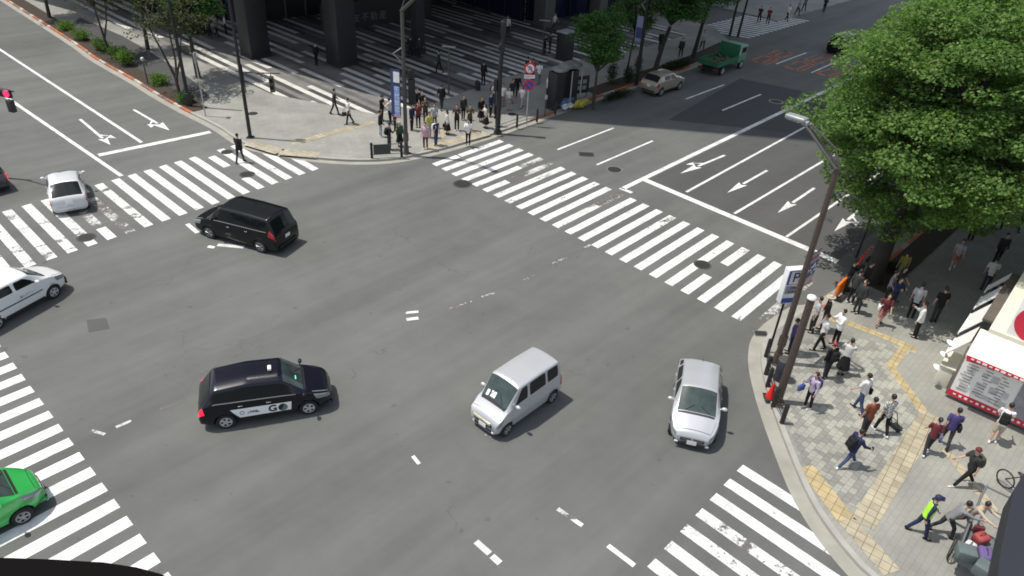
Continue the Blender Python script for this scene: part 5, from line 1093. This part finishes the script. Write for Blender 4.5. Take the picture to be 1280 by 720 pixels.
def pm(pose, piece):
    key = (pose, piece)
    if key in _PM: return _PM[key]
    J = joints(pose); m = MB(); vox = .02; fin = MB(); extra = 0
    L = {q: J['leg_'+q] for q in 'rl'}; A = {q: J['arm_'+q] for q in 'rl'}
    if piece == 'body':
        torso(m, J, [(-.10,.13,.085,0),(.0,.145,.095,0),(.18,.125,.085,0),(.36,.15,.095,.01),(.47,.14,.08,0),(.53,.06,.055,0)])
        cap(m, [J['p']+J['up']*.47, J['head']+Vector((-.01,0,-.04))], [.06,.052]); h = J['head']
        m.ell(h, (.092,.074,.112), 0, 14, 10); m.ell(h+Vector((.03,0,-.055)), (.062,.055,.055), 0, 12, 8); cap(m, [h+Vector((.088,0,.01)), h+Vector((.104,0,-.022))], [.012,.017], 8)
        for s in (1,-1): m.ell(h+Vector((-.005,s*.076,-.01)), (.02,.012,.03), 0, 8, 6)
        for q in 'rl':
            a = A[q]; cap(m, [a[0],a[1]], [.045,.036]); cap(m, [a[1],a[2]], [.036,.026]); d = a[3]; s = a[4]
            pc = a[2]+d*.045; cap(m, [a[2], a[2]+d*.075], [.026,.032], 10, .6)
            side = d.cross(Vector((0,s,0))).normalized() if abs(d.y) < .95 else Vector((1,0,0))
            nrm = d.cross(side)
            for k, (off, ln_) in enumerate(((-.026,.062),(-.009,.074),(.009,.070),(.025,.055))):
                b = a[2]+d*.07+side*off; mid = b+d*ln_*.55+nrm*.006*s; fin.tube([b, mid, mid+(d*.8-nrm*s*.55).normalized()*ln_*.5], [.0095,.0085,.0065], 6)
            b = a[2]+d*.025+side*.028; fin.tube([b, b+(d*.6+side*.8)*.035, b+(d*.95+side*.75)*.062], [.012,.010,.007], 6)
            l = L[q]; cap(m, [l[0],l[1]], [.075,.05]); cap(m, [l[1],l[1].lerp(l[2],.35),l[2]], [.05,.052,.034]); m.ell(l[2]+Vector((.05,0,-.03)), (.10,.035,.035), 0, 10, 6)
    elif piece in ('top_long','top_short','coat','top_loose'):
        lo = -.12 if piece != 'coat' else -.30; w = 1.12 if piece in ('top_loose','coat') else 1.
        torso(m, J, [(lo,.168*w,.118*w,0),(.0,.165*w,.118*w,0),(.17,.152*w,.112*w,.0),(.34,.178*w,.122,.008),(.45,.178,.105,0),(.50,.13,.085,0),(.545,.068,.062,0)])
        for q in 'rl':
            a = A[q]; k = 1.1 if w > 1 else 1.
            if piece == 'top_short': cap(m, [a[0],a[0].lerp(a[1],.72)], [.066,.062])
            else: cap(m, [a[0],a[1]], [.066*k,.052*k]); cap(m, [a[1],a[1].lerp(a[2],.93)], [.052*k,.040*k])
    elif piece in ('trousers','shorts','wide_trousers'):
        w = 1.25 if piece == 'wide_trousers' else 1.
        torso(m, J, [(-.12,.150,.112,0),(-.02,.162,.115,0),(.06,.150,.108,0)])
        for q in 'rl':
            l = L[q]
            if piece == 'shorts': cap(m, [l[0],l[0].lerp(l[1],.85)], [.098,.085])
            else: cap(m, [l[0],l[1]], [.095*(1+.3*(w-1)),.066*w]); cap(m, [l[1],l[1].lerp(l[2],.96)], [.066*w,.053*w])
    elif piece in ('skirt','long_skirt'):
        zl = .34 if piece == 'long_skirt' else .60; c = J['p']; mid = (L['r'][1]+L['l'][1])/2
        pts = [c+Vector((0,0,.05)), c+Vector((0,0,-.12)), Vector((mid.x*.8,0,(c.z+zl)/2)), Vector((mid.x*.9,0,zl))]
        m.tube(pts, [.135,.165,.20,.245 if piece == 'skirt' else .26], 16, flat=1.05)
    elif piece in ('shoe_r','shoe_l'):
        vox = .014
        for q in piece[-1]:
            l = L[q]; an = l[3]; f = rot2(Vector((1,0,0)), min(an,.35)*.8) if l[2].z > .09 else Vector((1,0,0)); z = Vector((0,0,-.045))
            cap(m, [l[2]+z-f*.045+Vector((0,0,.008)), l[2]+z+f*.06, l[2]+z+f*.155+Vector((0,0,-.006))], [.042,.042,.030]); cap(m, [l[2]+Vector((0,0,.02)), l[2]+z], [.040,.042])
    elif piece in ('hair_short','hair_long','hair_bun'):
        h = J['head']; vox = .016
        m.ell(h+Vector((-.018,0,.022)), (.097,.088,.108), 0, 14, 10, cut=None)
        if piece == 'hair_long': cap(m, [h+Vector((-.045,0,0)), h+Vector((-.075,0,-.14)), h+Vector((-.085,0,-.24))], [.08,.075,.045])
        if piece == 'hair_bun': m.ell(h+Vector((-.105,0,.05)), (.04,.04,.04))
    elif piece == 'cap':
        h = J['head']; vox = 0; m.ell(h+Vector((-.005,0,.035)), (.108,.096,.092), 0, 14, 8, cut=lambda v: v.z < -.01); m.tube([h+Vector((.075,0,.035)), h+Vector((.165,0,.022))], [.075,.06], 12, flat=.12)
    elif piece == 'hat':
        h = J['head']; vox = 0; m.ell(h+Vector((0,0,.05)), (.11,.10,.10), 0, 14, 8, cut=lambda v: v.z < -.02); m.tube([h+Vector((0,0,.038)), h+Vector((0,0,.05))], [.185,.165], 18)
    elif piece == 'backpack':
        vox = 0; c = J['p']+J['up']*.27+Vector((-.19,0,0)); F = Matrix.Translation(c) @ Matrix.Rotation(math.atan2(J['up'].x, J['up'].z), 4, 'Y'); m.box((0,0,0), (.18,.30,.43), 0, 0, F, .06); m.box((-.09,0,-.06), (.08,.24,.22), 0, 0, F, .03)
        for s in (1,-1): m.tube([F @ Vector((.04,s*.10,.2)), J['neck']+Vector((.02,s*.105,-.05)), J['p']+J['up']*.36+Vector((.135,s*.12,0)), J['p']+J['up']*.1+Vector((.02,s*.175,0))], .018, 6, flat=.6)
    elif piece == 'hand_bag':
        vox = 0; w_ = J['arm_r'][2]+Vector((0,-.02,-.08)); m.box(w_+Vector((0,-.02,-.27)), (.30,.11,.26), 0, 0, None, .04); m.tube([w_+Vector((-.09,-.02,-.15)), w_, w_+Vector((.09,-.02,-.15))], .012, 5)
    elif piece == 'shoulder_bag':
        vox = 0; c = J['p']+Vector((.0,-.235,.02)); m.box(c, (.27,.11,.25), 0, 0, None, .04); m.tube([c+Vector((.08,.03,.1)), J['neck']+Vector((.07,.05,-.06)), J['neck']+Vector((-.07,.06,-.06)), c+Vector((-.08,.03,.1))], .013, 5)
    elif piece == 'phone':
        vox = 0; a = J['arm_r']; m.box(a[2]+a[3]*.10+Vector((0,0,.03)), (.02,.075,.145), 0, 0, None, .006)
    elif piece == 'vest':
        torso(m, J, [(-.06,.185,.137,0),(.1,.178,.132,0),(.34,.195,.138,.006),(.46,.175,.118,0),(.515,.11,.085,0)])
    me = m.mesh('person_'+piece, [])
    if vox:
        me2 = modmesh(me, [('REMESH', dict(mode='VOXEL', voxel_size=vox, use_smooth_shade=True)), ('SMOOTH', dict(factor=.5, iterations=3 if piece in ('hair_short','hair_long','body') else 4)), ('DECIMATE', dict(ratio=.45))])
        bpy.data.meshes.remove(me); me = me2
    if fin.v:
        b = bmesh.new(); b.from_mesh(me); f2 = fin.mesh('f', []); b.from_mesh(f2); b.to_mesh(me); b.free()
        me.polygons.foreach_set('use_smooth', [True]*len(me.polygons))
    if not me.materials: me.materials.append(None)
    _PM[key] = me; return me
CLO = dict(black=(.014,.014,.015), charcoal=(.035,.036,.038), navy=(.022,.028,.07), white=(.72,.72,.71), offwhite=(.55,.54,.51), grey=(.20,.20,.21), pgrey=(.36,.37,.39), olive=(.06,.065,.035), green=(.05,.10,.05), yellowg=(.42,.46,.10), hivis=(.42,.80,.06), maroon=(.13,.03,.035), rust=(.20,.06,.035), red=(.45,.03,.035), pink=(.55,.36,.40), lav=(.42,.35,.46), blue=(.06,.09,.30), jeans=(.05,.075,.14), beige=(.42,.36,.27), brown=(.09,.06,.045), purple=(.07,.055,.17), rose=(.34,.15,.13), mustard=(.22,.20,.04), bluegrey=(.12,.15,.24))
def cloth(c): return M('cloth_'+c, CLO[c], .85, var=.18, scale=9, spec=.25)
def print_cloth():
    if 'cloth_print' in _M: return _M['cloth_print']
    m, n, l, b = nt('cloth_print'); v = mapped(n, l); z = noise(n, l, v, 26, 3, .6); r = ramp(n, l, z.outputs['Fac'], [(.46,(.05,.05,.05)),(.52,(.62,.62,.60))]); l.new(r.outputs['Color'], b.inputs['Base Color']); b.inputs['Roughness'].default_value = .85; _M['cloth_print'] = m; return m
SKIN = M('skin', (.50,.30,.21), .55, var=.08); HAIR = M('hair_black', (.012,.010,.009), .5, var=.3); HAIRB = M('hair_brown', (.04,.022,.012), .5, var=.3); HAIRL = M('hair_pale', (.45,.40,.30), .6, var=.2); HAIRR = M('hair_red', (.35,.03,.04), .5)
def slot(o, mat):
    if not o.data.materials: o.data.materials.append(None)
    o.material_slots[0].link = 'OBJECT'; o.material_slots[0].material = mat
def sub(name, me, mat, par): o = link(name, me, par); slot(o, mat); return o
GR = {'c': 'people waiting and walking at the office corner', 's': 'people on the shop corner pavement', 'f': 'people in the shaded forecourt and far pavements'}
BAGS = {}
def person(px, py, h, pose, head, top, bot, label, grp, hair='hair_short', hm=None, shoes='black', acc=(), tk='top_short', bk='trousers', z=PZ):
    q = G(px, py, z); s = h/1.70
    e = pm(pose,'body'); t = link('person', e); slot(t, SKIN); t.location = (q.x,q.y,z+.004); t.rotation_euler = (0,0,R(head)); t.scale = (s,s,s); tag(t, label, 'person', GR[grp])
    sub('top', pm(pose,tk), print_cloth() if top == 'print' else cloth(top), t)
    sub('legwear', pm(pose,bk), cloth(bot), t); sub('shoe', pm(pose,'shoe_r'), cloth(shoes), t); sub('shoe', pm(pose,'shoe_l'), cloth(shoes), t)
    if hair: sub('hat' if hair in ('cap','hat') else 'hair', pm(pose,hair), hm or HAIR, t)
    if hair in ('cap','hat'): sub('hair', pm(pose,'hair_short'), HAIR, t)
    for a in acc:
        if a[0] == 'vest': sub('vest', pm(pose,'vest'), cloth(a[1]), t); continue
        o = sub({'hand_bag':'bag','shoulder_bag':'bag'}.get(a[0], a[0]), pm(pose,a[0]), cloth(a[1]), None); o.matrix_world = Matrix.LocRotScale(t.location, t.rotation_euler, t.scale); tag(o, a[2], {'backpack':'backpack','phone':'phone'}.get(a[0],'bag'))
    return t
L_, R__, A_, T_ = 180, 0, 90, -90     # facing camera-left, right, away, towards
# ---- waiting crowd at the office corner
person(478,151,1.72,'stand',-20,'black','charcoal','person in a dark jacket and cap, rear left of the crowd behind the barrier','c',tk='top_loose',hair='cap',hm=cloth('charcoal'))
person(488,155,1.72,'fold',160,'offwhite','black','person in off white shirt and black trousers facing the dark jacket at the crowd edge','c',tk='top_short')
person(476,171,1.70,'ease',10,'black','pgrey','person in dark jacket and pale grey trousers, leftmost of the crowd','c',tk='top_loose',shoes='white')
person(487,187,1.70,'phone',20,'charcoal','charcoal','person in charcoal wearing a black backpack, right behind the panel barrier','c',tk='top_long',bk='wide_trousers',acc=(('backpack','black','black backpack worn by the person behind the panel barrier'),))
person(500,183,1.58,'stand',-60,'green','black','small person in dark green with pale hair between barrier and grey lamp','c',tk='top_loose',hair='hair_short',hm=HAIRL,bk='long_skirt')
person(515,163,1.74,'stand',-30,'navy','black','person in dark navy suit just right of the grey lamp','c',tk='top_long')
person(522,142,1.70,'stand',-60,'black','charcoal','person all in black farthest back, near the banner','c',tk='top_long')
person(523,159,1.62,'ease',-100,'maroon','black','person in a maroon top behind the yellow green shirt','c')
person(532,153,1.70,'fold',-90,'brown','charcoal','person in a brown top with folded arms, middle of the crowd','c',tk='top_long')
person(537,172,1.68,'stand',-50,'yellowg','pgrey','person in a yellow green shirt and pale trousers in the crowd','c')
person(532,186,1.66,'ease',-95,'pink','maroon','person in a pale pink top and maroon trousers at the front of the crowd','c',shoes='white',tk='top_loose')
person(545,182,1.68,'stand',-40,'navy','jeans','person in a dark vest over white and blue jeans, right of the pink top','c',acc=(('backpack','white','white backpack worn by the person in blue jeans'),))
person(559,168,1.60,'stand',200,'offwhite','black','person in off white top and long black skirt holding a dark bag','c',bk='long_skirt',tk='top_loose',hair='hair_long',acc=(('hand_bag','black','dark bag held by the person in the long black skirt'),))
person(571,163,1.72,'fold',-95,'charcoal','black','person in dark T-shirt with white soles, arms folded, right of the skirt wearer','c',shoes='white')
person(587,163,1.72,'fold',-80,'olive','black','person in an olive T-shirt standing behind the white shirt at the zebra','c')
person(585,181,1.66,'phone',-95,'white','black','person in white shirt and black trousers standing nearest the avenue zebra bars','c')
person(601,152,1.68,'stand',-60,'black','black','tall figure in a long black dress behind the white and black pair','c',bk='long_skirt',tk='top_long',hair='hair_long')
person(607,160,1.60,'phone',200,'offwhite','black','person in an off white blouse and black skirt looking at a phone','c',bk='long_skirt',hair='hair_long',acc=(('phone','charcoal','dark phone held by the person in the off white blouse'),))
person(621,158,1.66,'stand',-70,'black','black','person in a black dress right beside the tall dark signal pole','c',bk='skirt',tk='top_short',hair='hair_long')
person(617,131,1.68,'walk',-40,'white','charcoal','person in white shirt with a black backpack left of the dark signal pole','c',acc=(('backpack','black','black backpack on the white shirt left of the signal pole'),))
person(628,133,1.60,'stand',-90,'white','grey','person in white partly hidden behind the dark signal pole','c',hair='hair_long')
person(636,138,1.62,'stand',-100,'offwhite','grey','person in pale top and grey skirt, first right of the signal pole','c',hair='hair_long',bk='skirt')
person(640,128,1.72,'walk',-60,'charcoal','charcoal','person in charcoal behind the two pale tops right of the signal pole','c',tk='top_long')
person(652,135,1.60,'walk_back',-130,'white','pgrey','person in white blouse and pale trousers left of the road sign post','c',hair='hair_long')
person(673,105,1.72,'walk',100,'white','grey','person in a white shirt and grey trousers walking behind the road sign','f')
person(665,100,1.66,'stand',70,'red','black','person in a red top hidden behind the round road sign','f')
person(659,98,1.66,'stand',70,'charcoal','black','person in dark clothes just left of the red top behind the road sign','f')
person(684,123,1.66,'stand',200,'white','charcoal','person in white shirt leaning beside the tall kiosk cabinets','c')
cs_ = person(604,106,1.78,'stand',60,'black','black','person in a long black coat with a suitcase in the forecourt','f',tk='coat')
person(549,91,1.76,'walk',200,'charcoal','black','person in a dark jacket over white striding through the shaded stripes','f',tk='top_long')
person(552,137,1.78,'walk',110,'black','charcoal','broad person in black walking past the forecourt lamp','c',tk='top_loose')
person(634,44,1.72,'stand',-90,'offwhite','black','person with pale sleeves behind the top of the signal pole','f',tk='top_long')
person(680,69,1.70,'fold',-60,'black','black','person in black left of the dark box kiosk, by the lamp','f',tk='top_long')
person(687,66,1.70,'stand',160,'charcoal','black','person in charcoal nearest the dark box kiosk','f',tk='top_long')
person(692,39,1.70,'walk',-30,'offwhite','charcoal','distant person in a pale top in front of the grey lobby pillar','f')
person(419,143,1.76,'walk',20,'charcoal','charcoal','person in charcoal walking on the plain pavement left of the white shirt','c',tk='top_loose')
person(437,155,1.74,'walk_back',200,'white','black','person in a white shirt and black trousers walking with a bag over one arm','c',acc=(('hand_bag','charcoal','dark bag carried by the walking white shirt'),))
person(396,82,1.72,'stand',-40,'black','black','person in black standing against the second square pillar','f',tk='top_long')
person(330,70,1.70,'ease',-80,'offwhite','charcoal','person in a pale top beside the leftmost near pillar','f')
person(513,72,1.72,'walk',90,'black','black','person in black in the shade left of the grey lamp top','f',tk='top_long')
person(524,72,1.72,'walk_back',60,'charcoal','black','person in charcoal in the shade right of the grey lamp top','f',tk='top_long')
for k, (x, y, c, lb) in enumerate(((263,48,'charcoal','shaded person farthest left at the forecourt tree'),(272,46,'grey','shaded person in grey near the forecourt tree'),(283,43,'offwhite','shaded person in a pale top between the tree and the first pillar'))): person(x,y,1.68,('stand','walk','ease')[k],-60+40*k,c,'black',lb,'f')
person(301,203,1.74,'walk',80,'black','charcoal','person in black crossing the side street zebra near its far end','c',tk='top_loose',z=.0)
# ---- avenue pavements
person(850,72,1.72,'walk',-110,'charcoal','black','person in dark clothes walking by the dark hedge near the truck','f',tk='top_long',acc=(('shoulder_bag','black','black shoulder bag of the person walking by the hedge'),))
person(877,62,1.74,'walk_back',-80,'pgrey','black','person in a pale shirt and black trousers just behind the truck bed','f')
person(824,63,1.72,'stand',-70,'black','black','person in black beside the leaning tree trunk','f',tk='top_long')
for k, (x, y, top, lb, ps, hd) in enumerate(((948,28,'charcoal','far person in charcoal at the end of the distant zebra','walk',-120),(959,30,'maroon','far person in maroon at the end of the distant zebra','walk_back',-100),(983,26,'offwhite','far person in a pale top on the distant pavement','walk',-60),(996,19,'grey','far person in grey on the distant pavement','walk_back',-50),(1004,14,'bluegrey','far person in blue grey on the distant pavement','walk',40),(1029,16,'black','far person in black alone on the distant pavement','stand',-90))): person(x,y,1.7,ps,hd,top,'black',lb,'f')
# ---- shop corner
person(985,441,1.66,'stand',150,'purple','navy','person in blue purple standing between the two corner posts','s',tk='top_long')
person(1013,415,1.74,'ease',165,'pgrey','charcoal','person in pale grey shirt just right of the white capped post','s')
person(1026,413,1.74,'stand',165,'black','black','person in black with a pale hat waiting under the banner','s',tk='top_long',hair='hat',hm=HAIRL)
person(1022,437,1.76,'walk_back',175,'white','black','person in a white shirt and black trousers stepping towards the lamp','s')
person(1042,431,1.74,'fold',185,'white','black','person in a white shirt behind the stepping one, sleeves rolled','s',tk='top_loose')
person(1030,472,1.66,'stand',110,'black','charcoal','person with bright red hair and a black backpack seen from behind','s',hair='cap',hm=HAIRR,tk='top_loose',acc=(('backpack','black','large black backpack worn by the person with red hair'),))
person(1050,468,1.68,'fold',60,'offwhite','black','person in an off white shirt and long black skirt right of the red hair','s',bk='long_skirt')
person(1008,510,1.66,'phone',205,'lav','black','person in a lavender shirt with backpack and blue bag near the bollards','s',tk='top_long',shoes='white',acc=(('backpack','purple','dark purple backpack worn by the lavender shirt'),('hand_bag','blue','bright blue bag held by the lavender shirt')))
person(1071,514,1.74,'walk',120,'white','jeans','person in a plain white T-shirt and jeans walking away, middle of the pavement','s',acc=(('shoulder_bag','black','black shoulder bag on the plain white T-shirt'),))
person(1077,544,1.70,'stand',100,'rust','charcoal','person in a rust brown shirt seen from behind','s')
person(1099,541,1.74,'walk_back',100,'print','black','person in a black and white patterned shirt pulling a hand trolley','s',shoes='white')
person(1057,582,1.70,'stride',15,'navy','jeans','person in a navy jacket striding right while looking at a phone','s',tk='top_loose',shoes='white',acc=(('phone','black','black phone held by the person in the navy jacket'),('backpack','black','black backpack worn by the person in the navy jacket')))
person(1156,566,1.58,'walk',70,'maroon','charcoal','shorter person in dark maroon beside the navy companion, white shoes','s',shoes='white',hair='hair_bun',acc=(('shoulder_bag','bluegrey','blue grey tote at the side of the person in maroon'),))
person(1178,557,1.70,'walk_back',70,'purple','charcoal','person in deep purple shirt walking beside the one in maroon','s',acc=(('shoulder_bag','black','black bag hanging on the deep purple shirt'),))
person(1203,606,1.74,'stride',185,'charcoal','black','person in a red cap and dark tee with a long stride across the pavement','s',hair='cap',hm=cloth('maroon'),shoes='white',acc=(('backpack','olive','olive green backpack worn by the person in the red cap'),))
person(1240,552,1.70,'shelf',55,'white','beige','customer in white top and beige shorts leaning at the menu board','s',bk='shorts',shoes='white',acc=(('backpack','black','black bag on the back of the menu board customer'),))
person(1146,668,1.74,'walk',-20,'navy','navy','guard in a bright yellow green high visibility vest and dark cap','s',tk='top_long',hair='cap',hm=cloth('navy'),acc=(('vest','hivis'),))
person(1176,668,1.66,'push',-15,'grey','charcoal','person in grey bending forward beside the guard, maroon bag in front','s',hair='hair_short',hm=HAIR,tk='top_long',acc=(('hand_bag','maroon','maroon bag held by the bending person in grey'),))
person(1200,664,1.68,'push',-60,'beige','brown','person in beige leaning over the shafts of the handcart','s',tk='top_long')
person(1098,406,1.62,'walk',-110,'maroon','rose','person in maroon and rose with bare legs at the edge of the tree shade','s',bk='shorts',hair='hair_long',acc=(('shoulder_bag','white','white bag carried by the person in maroon and rose'),))
person(1137,397,1.76,'stand',60,'pgrey','black','person in pale grey shirt and black trousers in the tree shade','s')
person(1166,402,1.76,'stand',80,'black','charcoal','person in a black tee with a pale belt in the tree shade','s')
person(1142,421,1.72,'phone',150,'white','black','person in a loose white shirt at the shade edge, head down','s',tk='top_loose')
person(1121,353,1.66,'stand',80,'mustard','grey','person in a mustard yellow top behind the ginkgo trunk','s')
person(1105,379,1.70,'ease',-40,'grey','charcoal','person in grey just right of the ginkgo trunk','s')
person(1116,372,1.66,'walk',-60,'charcoal','navy','person in charcoal between the grey one and the mustard top','s',hair='hair_long')
person(1062,379,1.74,'stand',30,'charcoal','black','person in dark clothes left of the ginkgo trunk','s',tk='top_loose',shoes='offwhite')
person(1055,366,1.70,'fold',-30,'black','charcoal','person in black by the orange barrier','s',tk='top_long')
person(1190,335,1.62,'walk',-120,'pgrey','rose','person in pale top and rose shorts walking in the shade','s',bk='shorts',shoes='white',hair='hair_long')
person(1229,362,1.72,'ease',60,'offwhite','charcoal','person in an off white shirt near the sunny patch by the shop','s')
person(1233,394,1.70,'stand',60,'navy','navy','person in dark navy close to the white shop awnings','s',tk='top_long')
person(1227,287,1.70,'walk',70,'black','black','person in black under the lower right of the ginkgo leaves','s',tk='top_long')
person(1247,284,1.72,'walk_back',70,'charcoal','black','person in charcoal walking away at the right below the leaves','s',tk='top_loose')
person(1273,288,1.72,'walk',-100,'maroon','jeans','person in maroon and blue jeans at the right frame edge','s')
for a in ((494,163,1.66,'stand',-10,'charcoal','black','person in charcoal between the pale trousers and the grey lamp','c','top_long'),(528,145,1.70,'ease',-70,'black','charcoal','person in black in the second row behind the brown top','c','top_short'),(543,160,1.62,'stand',-80,'pgrey','charcoal','person in a pale grey top behind the blue jeans','c','top_short'),
    (579,150,1.70,'stand',-60,'charcoal','black','person in charcoal between the olive shirt and the long black dress','c','top_long'),(613,146,1.66,'ease',-40,'navy','black','person in navy just left of the dark signal pole, second row','c','top_long'),(646,121,1.68,'walk',-70,'black','black','person in black deepest behind the pale tops near the road sign','c','top_long'),
    (1075,368,1.72,'stand',-20,'black','black','person in black in the deep shade at the foot of the ginkgo trunk','s','top_long'),(1069,391,1.70,'stand',200,'charcoal','charcoal','person in charcoal at the near side of the ginkgo trunk','s','top_loose'),(1111,387,1.68,'fold',-80,'navy','charcoal','person in navy behind the maroon and rose outfit','s','top_long'),(1243,330,1.72,'stand',-100,'charcoal','black','person in charcoal behind the off white shirt by the shop','s','top_long'),(1212,300,1.7,'ease',60,'black','black','person in black under the leaves right of the rose shorts','s','top_long')):
    person(*a[:9], tk=a[9])
# ---- things they pull
q = G(597,113,PZ); t = thing('suitcase', 'dark upright suitcase beside the person in the long black coat', 'suitcase', (q.x,q.y,PZ), R(30)); m = MB(); m.box((0,0,.4),(.28,.46,.66), bev=.05); m.build('shell', cloth('charcoal'), t); m = MB(); m.tube([(0,-.12,.7),(0,-.12,1.0),(0,.12,1.0),(0,.12,.7)],.014,5); m.build('handle', pole_g, t)
for s_ in (-1,1): m = MB(); m.tube([(0,s_*.17-.02,.04),(0,s_*.17+.02,.04)],[.04,.04],10); m.build('wheel', black_pl, t)
q = G(1117,536,PZ); t = thing('hand_trolley', 'black folding hand trolley pulled by the patterned shirt', 'hand trolley', (q.x,q.y,PZ), R(200)); m = MB()
for s_ in (-1,1): m.tube([(0,s_*.16,.12),(.35,s_*.13,.95)],.016,5)
m.tube([(.35,-.13,.95),(.35,.13,.95)],.016,5); m.tube([(.15,-.15,.5),(.15,.15,.5)],.014,5); m.build('frame', black_pl, t); m = MB(); m.box((-.1,0,.1),(.28,.34,.03)); m.build('platform', black_pl, t)
for s_ in (-1,1): m = MB(); m.tube([(0,s_*.2-.02,.08),(0,s_*.2+.02,.08)],[.08,.08],12); m.build('wheel', tyre_m, t)
# ================================================================== LIGHT, SKY, CAMERA
w = bpy.data.worlds.new('World'); S.world = w; w.use_nodes = True
n = w.node_tree.nodes; l = w.node_tree.links
sky = n.new('ShaderNodeTexSky'); sky.sky_type = 'NISHITA'; sky.sun_disc = False; sky.sun_elevation = R(68); sky.sun_rotation = R(-86); sky.air_density = 1.2; sky.dust_density = 1.5
bg = n['Background']; bg.inputs['Strength'].default_value = .15
sky.ozone_density = 1.5
hs_ = n.new('ShaderNodeHueSaturation'); hs_.inputs['Saturation'].default_value = .55; l.new(sky.outputs[0], hs_.inputs['Color']); l.new(hs_.outputs[0], bg.inputs['Color'])
su = bpy.data.lights.new('sun', 'SUN'); su.energy = 3.8; su.angle = R(.53); su.color = (1,.955,.88)
so = bpy.data.objects.new('sun', su); COL.objects.link(so)
so.rotation_euler = Vector((math.cos(R(68))*math.cos(R(-3.5)), math.cos(R(68))*math.sin(R(-3.5)), -math.sin(R(68)))).to_track_quat('-Z','Y').to_euler()
cd = bpy.data.cameras.new('camera'); cam = bpy.data.objects.new('camera', cd); COL.objects.link(cam)
cd.sensor_width = 36; cd.lens = FPX/1280*36; cd.clip_start = .1; cd.clip_end = 2000
B_ = -CF
cam.matrix_world = Matrix(((CR.x,CU.x,B_.x,0),(CR.y,CU.y,B_.y,0),(CR.z,CU.z,B_.z,CAMH),(0,0,0,1)))
S.camera = cam
vs = S.view_settings; vs.view_transform = 'Standard'; vs.look = 'None'; vs.exposure = 0.16; vs.gamma = 1.0; vs.use_curve_mapping = False
S.cycles.filter_width = 1.75
